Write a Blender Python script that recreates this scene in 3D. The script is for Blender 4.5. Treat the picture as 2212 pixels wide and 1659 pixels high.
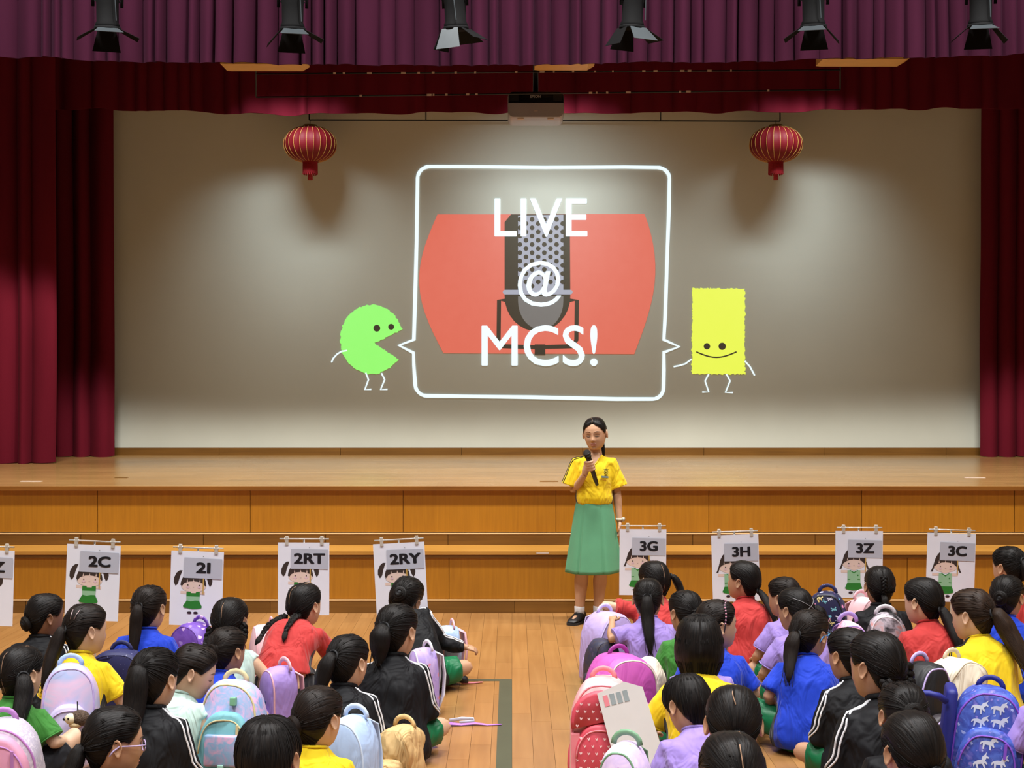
import bpy, bmesh, math, random
import numpy as np
from mathutils import Vector, Matrix, noise

random.seed(7)
S = bpy.context.scene
COL = S.collection
for _o in list(bpy.data.objects):
    bpy.data.objects.remove(_o)

# ------------------------------------------------------------------ camera
F, CAM_H, HORIZON = 3200.0, 1.80, 785.0
PITCH = math.atan((829.5 - HORIZON) / F)
cd = bpy.data.cameras.new('camera'); cd.sensor_width = 36.0; cd.lens = F / 2212 * 36.0
cd.clip_end = 200
cam = bpy.data.objects.new('camera', cd); COL.objects.link(cam)
cam.location = (0, 0, CAM_H); cam.rotation_euler = (math.radians(90) - PITCH, 0, 0)
S.camera = cam

# ------------------------------------------------------------------ world and lights
w = bpy.data.worlds.new('world'); S.world = w; w.use_nodes = True
w.node_tree.nodes['Background'].inputs[0].default_value = (1.0, 0.97, 0.92, 1)
w.node_tree.nodes['Background'].inputs[1].default_value = 0.03
S.view_settings.view_transform = 'Standard'; S.view_settings.look = 'None'
S.view_settings.exposure = 0.0; S.view_settings.gamma = 1.0
S.view_settings.use_curve_mapping = False
S.cycles.max_bounces = 6; S.cycles.diffuse_bounces = 3; S.cycles.glossy_bounces = 3; S.cycles.transmission_bounces = 4


def area_light(name, loc, target, sx, sy, power, col=(1, 1, 1), spread=180):
    l = bpy.data.lights.new(name, 'AREA'); l.shape = 'RECTANGLE'; l.size = sx; l.size_y = sy
    l.energy = power; l.color = col; l.spread = math.radians(spread)
    o = bpy.data.objects.new(name, l); COL.objects.link(o); o.location = loc
    d = Vector(target) - Vector(loc)
    o.rotation_euler = d.to_track_quat('-Z', 'Y').to_euler()
    return o


# rows of hall ceiling lamps (long fittings across the hall), the row nearest the stage first
for _x in (-3.3, 0.2, 3.7):
    area_light('hall_lamp', (_x, 9.2, 7.0), (_x, 12.0, 1.2), 1.5, 0.30, 235, (1.0, 0.98, 0.945), 122)
for _y in (5.6, 2.0, -1.6):
    for _x in (-3.6, 0.0, 3.6):
        area_light('hall_lamp', (_x, _y, 7.0), (_x, _y + 0.01, 0), 1.5, 0.5, 142, (0.99, 0.985, 0.985), 108)
# three stage battens behind the first pelmet, shining on to the back wall
for _x in (-2.05, 0.45, 2.75):
    area_light('stage_batten_lamp', (_x, 13.42, 4.47), (_x, 13.96, 3.62), 0.75, 0.16, 6.5, (0.84, 0.94, 1.0), 74)

# faint spill of the projector's own beam
_l = bpy.data.lights.new('projector_beam', 'SPOT'); _l.energy = 46; _l.color = (0.80, 0.92, 1.0); _l.spot_size = math.radians(120); _l.spot_blend = 0.9; _l.shadow_soft_size = 0.03
_o = bpy.data.objects.new('projector_beam', _l); COL.objects.link(_o); _o.location = (0.22, 13.24, 4.02)
_o.rotation_euler = (Vector((0.35, 14.68, 2.7)) - Vector(_o.location)).to_track_quat('-Z', 'Y').to_euler()

# ------------------------------------------------------------------ helpers


def P(px, py, Y):
    """world point at distance Y in front of the camera that shows at pixel px, py"""
    u = (px - 1106) / F; v = (829.5 - py) / F
    c, s = math.cos(PITCH), math.sin(PITCH)
    dy = c + v * s; dz = -s + v * c
    return Vector((u * Y / dy, Y, CAM_H + dz * Y / dy))


def PF(px, py, z=0.0):
    a = P(px, py, 1.0)
    Y = (z - CAM_H) / (a.z - CAM_H)
    return P(px, py, Y)


def depth_for(py, z):
    a = P(1106, py, 1.0)
    return (z - CAM_H) / (a.z - CAM_H)


def C(r, g, b):
    f = lambda x: ((x / 255 + 0.055) / 1.055) ** 2.4 if x > 10 else x / 255 / 12.92
    return (f(r), f(g), f(b))


MATS = {}


def mat(name, col, rough=0.6, var=0.12, vscale=8.0, bump=0.0, bscale=60.0, metal=0.0, sheen=0.0,
        coat=0.0, fold=0.0, stretch=(1, 1, 1), emis=None, estr=1.0, alpha=1.0, trans=0.0, sheen_tint=None, spec=0.5):
    if name in MATS:
        return MATS[name]
    m = bpy.data.materials.new(name); m.use_nodes = True
    nt = m.node_tree; N = nt.nodes; L = nt.links
    b = N['Principled BSDF']
    b.inputs['Roughness'].default_value = rough; b.inputs['Metallic'].default_value = metal
    b.inputs['Sheen Weight'].default_value = sheen
    b.inputs['Specular IOR Level'].default_value = spec
    if sheen_tint: b.inputs['Sheen Tint'].default_value = (*sheen_tint, 1)
    b.inputs['Coat Weight'].default_value = coat
    b.inputs['Alpha'].default_value = alpha
    b.inputs['Transmission Weight'].default_value = trans
    tc = N.new('ShaderNodeTexCoord'); mp = N.new('ShaderNodeMapping'); mp.inputs['Scale'].default_value = stretch
    L.new(tc.outputs['Object'], mp.inputs['Vector'])
    nz = N.new('ShaderNodeTexNoise'); nz.inputs['Scale'].default_value = vscale; nz.inputs['Detail'].default_value = 4
    L.new(mp.outputs[0], nz.inputs['Vector'])
    cr = N.new('ShaderNodeValToRGB')
    cr.color_ramp.elements[0].position = 0.3; cr.color_ramp.elements[1].position = 0.72
    cr.color_ramp.elements[0].color = (*[max(0, c * (1 - var)) for c in col], 1)
    cr.color_ramp.elements[1].color = (*[min(1, c * (1 + var)) for c in col], 1)
    L.new(nz.outputs['Fac'], cr.inputs[0]); L.new(cr.outputs[0], b.inputs['Base Color'])
    if bump:
        n2 = N.new('ShaderNodeTexNoise'); n2.inputs['Scale'].default_value = bscale; n2.inputs['Detail'].default_value = 3
        L.new(mp.outputs[0], n2.inputs['Vector'])
        bp = N.new('ShaderNodeBump'); bp.inputs['Strength'].default_value = bump; bp.inputs['Distance'].default_value = 0.01
        L.new(n2.outputs['Fac'], bp.inputs['Height']); L.new(bp.outputs[0], b.inputs['Normal'])
        if fold:                                                   # soft creases of worn cloth
            m2 = N.new('ShaderNodeMapping'); m2.inputs['Scale'].default_value = (1, 1, 0.45); m2.inputs['Rotation'].default_value = (0.3, 0.5, 0)
            L.new(tc.outputs['Object'], m2.inputs['Vector'])
            n3 = N.new('ShaderNodeTexNoise'); n3.inputs['Scale'].default_value = 9; n3.inputs['Detail'].default_value = 2; n3.inputs['Distortion'].default_value = 1.6
            L.new(m2.outputs[0], n3.inputs['Vector'])
            b2 = N.new('ShaderNodeBump'); b2.inputs['Strength'].default_value = fold; b2.inputs['Distance'].default_value = 0.05
            L.new(n3.outputs['Fac'], b2.inputs['Height']); L.new(b2.outputs[0], bp.inputs['Normal'])
    if emis:
        b.inputs['Emission Color'].default_value = (*emis, 1); b.inputs['Emission Strength'].default_value = estr
    MATS[name] = m
    return m


def wood(name, c1, c2, axis='z', rough=0.4, fine=40.0, island=0, coat=0.0, spread=0.25, bump=0.08):
    """grainy wood; island: 1 tint varies per object, 2 tint varies per loose piece"""
    if name in MATS: return MATS[name]
    m = bpy.data.materials.new(name); m.use_nodes = True
    nt = m.node_tree; N = nt.nodes; L = nt.links; b = N['Principled BSDF']
    b.inputs['Roughness'].default_value = rough; b.inputs['Coat Weight'].default_value = coat
    b.inputs['Coat Roughness'].default_value = 0.15
    tc = N.new('ShaderNodeNewGeometry')
    mp = N.new('ShaderNodeMapping')
    sc = {'x': (0.05, 1, 1), 'y': (1, 0.05, 1), 'z': (1, 1, 0.05)}[axis]
    mp.inputs['Scale'].default_value = sc
    L.new(tc.outputs['Position'], mp.inputs['Vector'])
    nz = N.new('ShaderNodeTexNoise'); nz.inputs['Scale'].default_value = fine; nz.inputs['Detail'].default_value = 6
    nz.inputs['Distortion'].default_value = 0.6
    L.new(mp.outputs[0], nz.inputs['Vector'])
    nb = N.new('ShaderNodeTexNoise'); nb.inputs['Scale'].default_value = 1.7; nb.inputs['Detail'].default_value = 2
    L.new(tc.outputs['Position'], nb.inputs['Vector'])
    mx = N.new('ShaderNodeMix'); mx.data_type = 'FLOAT'; mx.inputs[0].default_value = 0.4
    L.new(nz.outputs['Fac'], mx.inputs[2]); L.new(nb.outputs['Fac'], mx.inputs[3])
    cr = N.new('ShaderNodeValToRGB')
    cr.color_ramp.elements[0].position = 0.32; cr.color_ramp.elements[1].position = 0.68
    cr.color_ramp.elements[0].color = (*c1, 1); cr.color_ramp.elements[1].color = (*c2, 1)
    L.new(mx.outputs[0], cr.inputs[0])
    out = cr.outputs[0]
    if island:
        hs = N.new('ShaderNodeHueSaturation')
        src = N.new('ShaderNodeObjectInfo').outputs['Random'] if island == 1 else tc.outputs['Random Per Island']
        mr = N.new('ShaderNodeMapRange'); mr.inputs['To Min'].default_value = 1 - spread; mr.inputs['To Max'].default_value = 1 + spread
        L.new(src, mr.inputs['Value']); L.new(mr.outputs[0], hs.inputs['Value'])
        L.new(out, hs.inputs['Color']); out = hs.outputs[0]
    L.new(out, b.inputs['Base Color'])
    bp = N.new('ShaderNodeBump'); bp.inputs['Strength'].default_value = bump; bp.inputs['Distance'].default_value = 0.004
    L.new(nz.outputs['Fac'], bp.inputs['Height']); L.new(bp.outputs[0], b.inputs['Normal'])
    MATS[name] = m
    return m


def blotch(name, cols, scale=9.0, rough=0.55, detail=3.0, spots=None, spot_scale=26.0, spot_size=0.22):
    """printed cloth: soft multi-colour blotches, optionally with small motifs of their own colours"""
    if name in MATS: return MATS[name]
    m = bpy.data.materials.new(name); m.use_nodes = True
    nt = m.node_tree; N = nt.nodes; L = nt.links; b = N['Principled BSDF']; b.inputs['Roughness'].default_value = rough
    tc = N.new('ShaderNodeTexCoord')
    nz = N.new('ShaderNodeTexNoise'); nz.inputs['Scale'].default_value = scale; nz.inputs['Detail'].default_value = detail
    nz.inputs['Distortion'].default_value = 0.8
    L.new(tc.outputs['Object'], nz.inputs['Vector'])
    cr = N.new('ShaderNodeValToRGB'); e = cr.color_ramp.elements
    n = len(cols)
    e[0].position = 0.28; e[0].color = (*cols[0], 1); e[1].position = 0.72; e[1].color = (*cols[-1], 1)
    for i in range(1, n - 1):
        k = e.new(0.28 + 0.44 * i / (n - 1)); k.color = (*cols[i], 1)
    L.new(nz.outputs['Fac'], cr.inputs[0]); out = cr.outputs[0]
    if spots:
        vo = N.new('ShaderNodeTexVoronoi'); vo.inputs['Scale'].default_value = spot_scale
        ns = N.new('ShaderNodeTexNoise'); ns.inputs['Scale'].default_value = spot_scale * 2.2
        L.new(tc.outputs['Object'], ns.inputs['Vector'])
        ad = N.new('ShaderNodeVectorMath'); ad.operation = 'MULTIPLY_ADD'
        ad.inputs[1].default_value = (0.02, 0.02, 0.02)
        L.new(ns.outputs['Color'], ad.inputs[0]); L.new(tc.outputs['Object'], ad.inputs[2])
        L.new(ad.outputs[0], vo.inputs['Vector'])
        lt = N.new('ShaderNodeMath'); lt.operation = 'LESS_THAN'; lt.inputs[1].default_value = spot_size
        L.new(vo.outputs['Distance'], lt.inputs[0])
        sr = N.new('ShaderNodeValToRGB'); sr.color_ramp.interpolation = 'CONSTANT'; se = sr.color_ramp.elements
        se[0].position = 0; se[0].color = (*spots[0], 1); se[1].position = 1.0 / len(spots); se[1].color = (*spots[min(1, len(spots) - 1)], 1)
        for i in range(2, len(spots)):
            k = se.new(i / len(spots)); k.color = (*spots[i], 1)
        sx = N.new('ShaderNodeSeparateColor'); L.new(vo.outputs['Color'], sx.inputs[0]); L.new(sx.outputs[0], sr.inputs[0])
        mx = N.new('ShaderNodeMix'); mx.data_type = 'RGBA'
        L.new(lt.outputs[0], mx.inputs[0]); L.new(out, mx.inputs[6]); L.new(sr.outputs[0], mx.inputs[7]); out = mx.outputs[2]
    L.new(out, b.inputs['Base Color'])
    MATS[name] = m
    return m


def hair_mat(name, c1, c2):
    if name in MATS: return MATS[name]
    m = bpy.data.materials.new(name); m.use_nodes = True
    nt = m.node_tree; N = nt.nodes; L = nt.links; b = N['Principled BSDF']
    b.inputs['Roughness'].default_value = 0.42; b.inputs['Specular IOR Level'].default_value = 0.16
    uv = N.new('ShaderNodeUVMap'); mp = N.new('ShaderNodeMapping'); mp.inputs['Scale'].default_value = (11, 0.7, 1)
    L.new(uv.outputs[0], mp.inputs['Vector'])
    nz = N.new('ShaderNodeTexNoise'); nz.inputs['Scale'].default_value = 5.0; nz.inputs['Detail'].default_value = 7
    L.new(mp.outputs[0], nz.inputs['Vector'])
    cr = N.new('ShaderNodeValToRGB'); cr.color_ramp.elements[0].position = 0.35; cr.color_ramp.elements[1].position = 0.75
    cr.color_ramp.elements[0].color = (*c1, 1); cr.color_ramp.elements[1].color = (*c2, 1)
    L.new(nz.outputs['Fac'], cr.inputs[0]); L.new(cr.outputs[0], b.inputs['Base Color'])
    bp = N.new('ShaderNodeBump'); bp.inputs['Strength'].default_value = 0.5; bp.inputs['Distance'].default_value = 0.006
    L.new(nz.outputs['Fac'], bp.inputs['Height']); L.new(bp.outputs[0], b.inputs['Normal'])
    MATS[name] = m
    return m


class MB:
    """collects shapes; build() links them as ONE mesh object"""
    def __init__(s): s.v = []; s.f = []; s.m = []; s.uv = {}

    def add(s, v, f, mi=0, M=None):
        o = len(s.v)
        for p in v:
            p = Vector(p)
            s.v.append(M @ p if M else p)
        for q in f:
            s.f.append(tuple(i + o for i in q)); s.m.append(mi)
        return s

    def box(s, x0, x1, y0, y1, z0, z1, mi=0, M=None, bev=0.0):
        if bev <= 0:
            v = [(x, y, z) for x in (x0, x1) for y in (y0, y1) for z in (z0, z1)]
            f = [(0, 1, 3, 2), (4, 6, 7, 5), (0, 4, 5, 1), (2, 3, 7, 6), (0, 2, 6, 4), (1, 5, 7, 3)]
            return s.add(v, f, mi, M)
        b = bmesh.new(); bmesh.ops.create_cube(b, size=1)
        for q in b.verts:
            q.co = Vector(((x0 + x1) / 2 + q.co.x * (x1 - x0), (y0 + y1) / 2 + q.co.y * (y1 - y0), (z0 + z1) / 2 + q.co.z * (z1 - z0)))
        bmesh.ops.bevel(b, geom=b.edges[:], offset=bev, segments=2, affect='EDGES', profile=0.6)
        b.verts.index_update()
        v = [tuple(q.co) for q in b.verts]; f = [tuple(x.index for x in q.verts) for q in b.faces]
        b.free()
        return s.add(v, f, mi, M)

    def loft(s, rings, mi=0, M=None, cap=True, closed=True):
        n = len(rings[0]); o = []
        v = [p for r in rings for p in r]; f = []
        for i in range(len(rings) - 1):
            for j in range(n if closed else n - 1):
                k = (j + 1) % n
                f.append((i * n + j, i * n + k, (i + 1) * n + k, (i + 1) * n + j))
        if cap:
            f.append(tuple(range(n - 1, -1, -1))); e = (len(rings) - 1) * n
            f.append(tuple(range(e, e + n)))
        return s.add(v, f, mi, M)

    def tube(s, path, rad, n=8, mi=0, M=None, flat=1.0, up=None, ridge=0.0, cap=True):
        path = [Vector(p) for p in path]
        if not hasattr(rad, '__len__'): rad = [rad] * len(path)
        rings = []; ref = Vector(up) if up else None
        for i, p in enumerate(path):
            t = path[min(i + 1, len(path) - 1)] - path[max(i - 1, 0)]
            if t.length < 1e-9: t = Vector((0, 0, 1))
            t.normalize()
            if ref is None:
                ref = Vector((1, 0, 0)) if abs(t.x) < 0.8 else Vector((0, 1, 0))
            a = ref - t * ref.dot(t)
            if a.length < 1e-6: a = t.orthogonal()
            a.normalize(); c = t.cross(a); ref = a
            r = rad[i]; ring = []
            for j in range(n):
                th = 2 * math.pi * j / n
                rr = r * (1 + ridge * math.sin(th * 5 + i * 0.25))
                ring.append(p + a * math.cos(th) * rr + c * math.sin(th) * rr * flat)
            rings.append(ring)
        return s.loft(rings, mi, M, cap)

    def ball(s, c, r, n=14, k=9, mi=0, M=None):
        r = r if hasattr(r, '__len__') else (r, r, r)
        rings = []
        for i in range(k + 1):
            a = math.pi * (0.02 + 0.96 * i / k)
            rings.append([(c[0] + r[0] * math.sin(a) * math.cos(2 * math.pi * j / n), c[1] + r[1] * math.sin(a) * math.sin(2 * math.pi * j / n),
                           c[2] - r[2] * math.cos(a)) for j in range(n)])
        return s.loft(rings, mi, M)

    def plate(s, pts, y0, y1, mi=0, M=None):
        """outline in x,z given thickness from y0 (front) to y1"""
        n = len(pts)
        v = [(x, y0, z) for x, z in pts] + [(x, y1, z) for x, z in pts]
        f = [tuple(range(n)), tuple(range(2 * n - 1, n - 1, -1))] + [(i, i + n, (i + 1) % n + n, (i + 1) % n) for i in range(n)]
        return s.add(v, f, mi, M)

    def mesh(s, name):
        me = bpy.data.meshes.new(name)
        me.from_pydata([tuple(p) for p in s.v], [], s.f)
        return me

    def build(s, name, mats, parent=None, smooth=False, fixn=True):
        me = s.mesh(name)
        if not hasattr(mats, '__len__'): mats = [mats]
        for m in mats: me.materials.append(m)
        if len(mats) > 1: me.polygons.foreach_set('material_index', s.m)
        if fixn:
            b = bmesh.new(); b.from_mesh(me); bmesh.ops.recalc_face_normals(b, faces=b.faces); b.to_mesh(me); b.free()
        if smooth: me.polygons.foreach_set('use_smooth', [True] * len(me.polygons))
        me.update()
        return link(name, me, parent)


def link(name, me, parent=None):
    o = bpy.data.objects.new(name, me); COL.objects.link(o)
    if parent: o.parent = parent
    return o


def tag(o, label, cat, group=None, kind=None):
    o['label'] = label; o['category'] = cat
    if group: o['group'] = group
    if kind: o['kind'] = kind
    return o


def thing(name, label, cat, loc=(0, 0, 0), rz=0.0, group=None):
    o = bpy.data.objects.new(name, None); COL.objects.link(o); o.empty_display_size = 0.1
    o.location = loc; o.rotation_euler = (0, 0, rz)
    return tag(o, label, cat, group)


def struct(o, label):
    return tag(o, label, 'room part', kind='structure')


def crease(o, ang=40):
    me = o.data
    me.polygons.foreach_set('use_smooth', [True] * len(me.polygons))
    try: me.set_sharp_from_angle(angle=math.radians(ang))
    except Exception: pass
    return o


def remesh(mb, voxel, smooth=3, name='tmp'):
    me = mb.mesh(name)
    o = bpy.data.objects.new(name, me); COL.objects.link(o)
    r = o.modifiers.new('r', 'REMESH'); r.mode = 'VOXEL'; r.voxel_size = voxel; r.use_smooth_shade = True
    if smooth:
        sm = o.modifiers.new('s', 'SMOOTH'); sm.factor = 0.5; sm.iterations = smooth
    dg = bpy.context.evaluated_depsgraph_get()
    res = bpy.data.meshes.new_from_object(o.evaluated_get(dg))
    bpy.data.objects.remove(o); bpy.data.meshes.remove(me)
    res.name = name
    return res


def text_mesh(body, size, bold=0.0, extrude=0.0, align='CENTER', sx=1.0, space=1.0):
    cu = bpy.data.curves.new('lettering', 'FONT'); cu.body = body; cu.size = size; cu.offset = bold; cu.extrude = extrude
    cu.align_x = align; cu.align_y = 'CENTER'; cu.space_character = space; cu.resolution_u = 4
    o = bpy.data.objects.new('lettering', cu); COL.objects.link(o)
    dg = bpy.context.evaluated_depsgraph_get()
    me = bpy.data.meshes.new_from_object(o.evaluated_get(dg))
    bpy.data.objects.remove(o)
    co = np.zeros(len(me.vertices) * 3); me.vertices.foreach_get('co', co); co = co.reshape(-1, 3)
    co[:, 0] *= sx
    # lie in the x,z plane, facing -y
    out = np.stack([co[:, 0], -co[:, 2], co[:, 1]], 1)
    me.vertices.foreach_set('co', out.ravel()); me.update()
    return me
# ------------------------------------------------------------------ materials of the setting
M_FLOOR = wood('maple_floor', C(146, 102, 57), C(167, 122, 72), 'y', 0.30, 26, 1, 0.2, 0.10, 0.03)
M_FLOOR2 = wood('maple_floor_far', C(146, 102, 57), C(167, 122, 72), 'y', 0.30, 26, 2, 0.2, 0.10, 0.03)
M_GAP = mat('floor_joint', C(70, 40, 18), 0.9)
M_PANEL = wood('veneer_panel', C(150, 97, 16), C(170, 113, 22), 'z', 0.42, 55, 1, 0.05, 0.05)
M_BASE = wood('dark_baseboard', C(98, 64, 20), C(124, 84, 30), 'x', 0.4, 30, 1, 0.05, 0.10)
M_NOSE = wood('pale_nosing', C(164, 114, 44), C(184, 134, 62), 'x', 0.32, 30, 0, 0.1)
M_EDGE = wood('stage_edge', C(110, 66, 18), C(140, 88, 30), 'x', 0.4, 30)
M_LINE = wood('moulding_line', C(196, 160, 110), C(215, 180, 130), 'x', 0.35, 30)
M_STAGE = wood('stage_boards', C(148, 110, 62), C(172, 132, 80), 'x', 0.26, 22, 2, 0.2, 0.10, 0.02)
M_WALL = mat('backdrop_wall', C(200, 202, 188), 0.75, 0.03, 1.2, 0.03, 40)
M_HALL = mat('hall_plaster', C(140, 134, 126), 0.85, 0.03, 2.0)
M_DARK = mat('stage_void', C(30, 24, 24), 0.95)
M_VELVET = mat('maroon_velvet', C(98, 22, 36), 0.9, 0.16, 3.0, 0.15, 300, sheen=0.03, sheen_tint=(0.9, 0.3, 0.4), stretch=(1, 1, 0.2), spec=0.05)
M_PELMET = mat('plum_velvet', C(48, 18, 33), 0.9, 0.16, 3.0, 0.10, 300, sheen=0.02, sheen_tint=(0.9, 0.45, 0.75), stretch=(1, 1, 0.2), spec=0.02)
M_BLACK = mat('black_metal', C(22, 22, 24), 0.4, 0.1)
M_RAIL = mat('black_rail', C(16, 15, 16), 0.5, 0.1)
M_TAPE = mat('tape', C(200, 180, 165), 0.6)

YR1, YR2, YW = 10.67, 11.0, 14.68
Z1, Z2 = 0.45, 0.89
XL, XR = -6.5, 6.8

# ------------------------------------------------------------------ hall floor: sub-floor, single boards, and the boards beyond
fl = struct(MB().box(XL, XR, -4, YR1, -0.06, -0.013).build('floor', M_GAP), 'polished maple strip floor of the school hall')
BW = 0.098
plank_len = [0.62, 0.86, 1.12]
plank_me = []
for Lp in plank_len:
    mb = MB().box(0.0007, BW - 0.0007, 0.0007, Lp - 0.0007, -0.013, 0.0, bev=0.0)
    me = mb.mesh('plank'); me.materials.append(M_FLOOR); plank_me.append(me)
rest = MB(); nplank = 0
rp = random.Random(3)
i0 = int(math.floor(XL / BW)); i1 = int(math.ceil(XR / BW))
for i in range(i0, i1):
    x = i * BW
    y = YR1 - 0.001 + 0.0
    first = True
    while y > 4.2:
        k = rp.randrange(3); Lp = plank_len[k]
        if first: cut = rp.uniform(0.3, 1.0)
        else: cut = 1.0
        y0 = y - Lp * cut
        px = 1106 + x * F / max(y, 0.1)
        aisle = -0.62 < x < 0.62 and y > 6.3
        front = y > 9.0 and -4.0 < x < 4.0
        if (aisle or front) and nplank < 290 and cut == 1.0:
            o = link('plank', plank_me[k], fl); o.location = (x, y0, 0); nplank += 1
        elif (aisle or front) and nplank < 290:
            o = link('plank', plank_me[k], fl); o.location = (x, y0, 0); o.scale = (1, cut, 1); nplank += 1
        else:
            rest.box(x + 0.0007, x + BW - 0.0007, y0 + 0.0007, y - 0.0007, -0.013, 0)
        y = y0; first = False
ro = rest.build('plank_field', M_FLOOR2, fl); ro['kind'] = 'stuff'
# painted court line
M_COURT = mat('court_paint', C(72, 75, 56), 0.45, 0.06)
a = PF(1107, 1467); lx = P(1087, 1600, PF(1087, 1600).y).x
mb = MB().box(-0.072, 0.0, 5.0, a.y, 0.0, 0.0012).box(-2.6, -0.072, a.y - 0.055, a.y, 0.0, 0.0012)
o = mb.build('trim_1', M_COURT); struct(o, 'grey green court line painted on the hall floor')

# ------------------------------------------------------------------ stage front: two risers with panels, baseboards, tread
def riser(name, Y, z0, z1, joint_px, label, bh):
    r = struct(MB().box(XL, XR, Y + 0.012, Y + 0.10, z0, z1).build(name, M_EDGE), label)
    xs = [P(p, 1200, Y).x for p in joint_px]
    for a_, b_ in zip(xs[:-1], xs[1:]):
        w_ = b_ - a_ - 0.004
        o = MB().box(-w_ / 2, w_ / 2, -0.012, 0.010, 0, z1 - z0 - bh - 0.012, bev=0.0015).build('panel', M_PANEL, r)
        o.location = ((a_ + b_) / 2, Y + 0.012, z0 + bh + 0.010)
    return r

r1 = riser('wall_riser_lower', YR1, 0.0, Z1 - 0.03, [-680 + 330 * k for k in range(13)], 'lower orange veneer riser of the stage front', 0.09)
r2 = riser('wall_riser_upper', YR2, Z1, Z2 - 0.03, [-779 + 330 * k for k in range(13)], 'upper orange veneer riser below the stage edge', 0.085)
for nm, Y, z0, bh, lab, off in (('baseboard_riser_lower', YR1, 0.0, 0.088, 'brown baseboard along the foot of the lower riser', -1000),
                                ('baseboard_riser_upper', YR2, Z1, 0.080, 'brown baseboard standing on the stage step', -880)):
    bb = struct(MB().box(XL, XR, Y - 0.002, Y + 0.012, z0, z0 + bh).build(nm, M_GAP), lab)
    xs = [P(off + 264 * k, 1200, Y).x for k in range(17)]
    for a_, b_ in zip(xs[:-1], xs[1:]):
        o = MB().box(a_ + 0.0015, b_ - 0.0015, -0.014, 0, 0, bh, bev=0.002).build('baseboard_piece', M_BASE, bb); o.location = (0, Y, z0)
    MB().box(XL, XR, -0.016, 0.002, 0, 0.010, bev=0.002).build('moulding', M_LINE, bb).location = (0, Y, z0 + bh)
st = MB().box(XL, XR, YR1 - 0.022, YR2 + 0.02, Z1 - 0.03, Z1, bev=0.004).build('floor_step', M_NOSE)
struct(st, 'narrow pale wooden step below the stage')
MB().box(XL, XR, YR1 - 0.012, YR1 + 0.012, Z1 - 0.05, Z1 - 0.0305).build('dark_strip', M_BASE, st)  # thin dark strip under the step's nosing
# stage floor of narrow boards running across
sb = MB(); rs = random.Random(5)
y = YR2 - 0.02
while y < YW:
    x = XL - rs.uniform(0, 1)
    while x < XR:
        l = rs.uniform(0.9, 2.2)
        sb.box(x + 0.0006, x + l - 0.0006, y + 0.0006, min(y + 0.09, YW) - 0.0006, Z2 - 0.03, Z2); x += l
    y += 0.09
so = sb.build('floor_stage', M_STAGE); struct(so, 'satin wooden boards of the raised stage floor')
MB().box(XL, XR, YR2 - 0.034, YR2 - 0.0205, Z2 - 0.034, Z2 - 0.001, bev=0.003).build('nosing', M_EDGE, so)
# little floor plates and tape on the stage
for px, py, wd in ((68, 1040, 0.16), (262, 1032, 0.10), (1186, 1040, 0.14), (2105, 1032, 0.16), (1170, 1185, 0.05)):
    if py < 1100:
        q = PF(px, py, Z2)
        MB().box(-wd / 2, wd / 2, -0.03, 0.03, 0, 0.003).build('floor_plate', M_TAPE if px in (68, 2105) else M_BASE, so).location = q
o = MB().box(-0.045, 0.045, -0.0155, -0.0148, 0, 0.012).build('tape_strip', M_TAPE, st); o.location = (P(1172, 1185, YR1).x, YR1 - 0.008, Z1 - 0.021)

# ------------------------------------------------------------------ back wall, side walls, ceilings
struct(MB().box(XL, XR, YW, YW + 0.1, Z2 - 0.1, 6.4).build('wall_back', M_WALL), 'plain off white backdrop wall behind the stage')
bb = struct(MB().box(XL, XR, YW - 0.004, YW, Z2, Z2 + 0.075).build('baseboard_back', M_GAP), 'brown baseboard along the backdrop wall')
for k in range(12):
    a_, b_ = XL + k * 1.2, min(XL + (k + 1) * 1.2, XR)
    if b_ > a_: MB().box(a_ + 0.0015, b_ - 0.0015, YW - 0.02, YW - 0.004, Z2, Z2 + 0.075, bev=0.002).build('baseboard_piece', M_BASE, bb)
struct(MB().box(XL - 0.1, XL, 12.0, YW + 0.1, Z2 - 0.1, 6.4).build('wall_stage_left', M_DARK), 'dark side wall of the stage, left')
struct(MB().box(XR, XR + 0.1, 12.0, YW + 0.1, Z2 - 0.1, 6.4).build('wall_stage_right', M_DARK), 'dark side wall of the stage, right')
struct(MB().box(XL - 0.1, XR + 0.1, 12.0, YW + 0.1, 6.4, 6.5).build('ceiling_stage', M_DARK), 'dark ceiling over the stage')
struct(MB().box(XL - 0.1, XR + 0.1, 12.02, 12.16, 4.95, 7.3).build('wall_proscenium', M_HALL), 'plaster wall above the stage opening')
struct(MB().box(XL - 0.1, XR + 0.1, -4, 12.02, 7.2, 7.3).build('ceiling', M_HALL), 'white hall ceiling')
struct(MB().box(XL - 0.1, XL, -4, 12.02, -0.06, 7.2).build('wall_left', M_HALL), 'plain hall wall on the left')
struct(MB().box(XR, XR + 0.1, -4, 12.02, -0.06, 7.2).build('wall_right', M_HALL), 'plain hall wall on the right')


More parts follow.
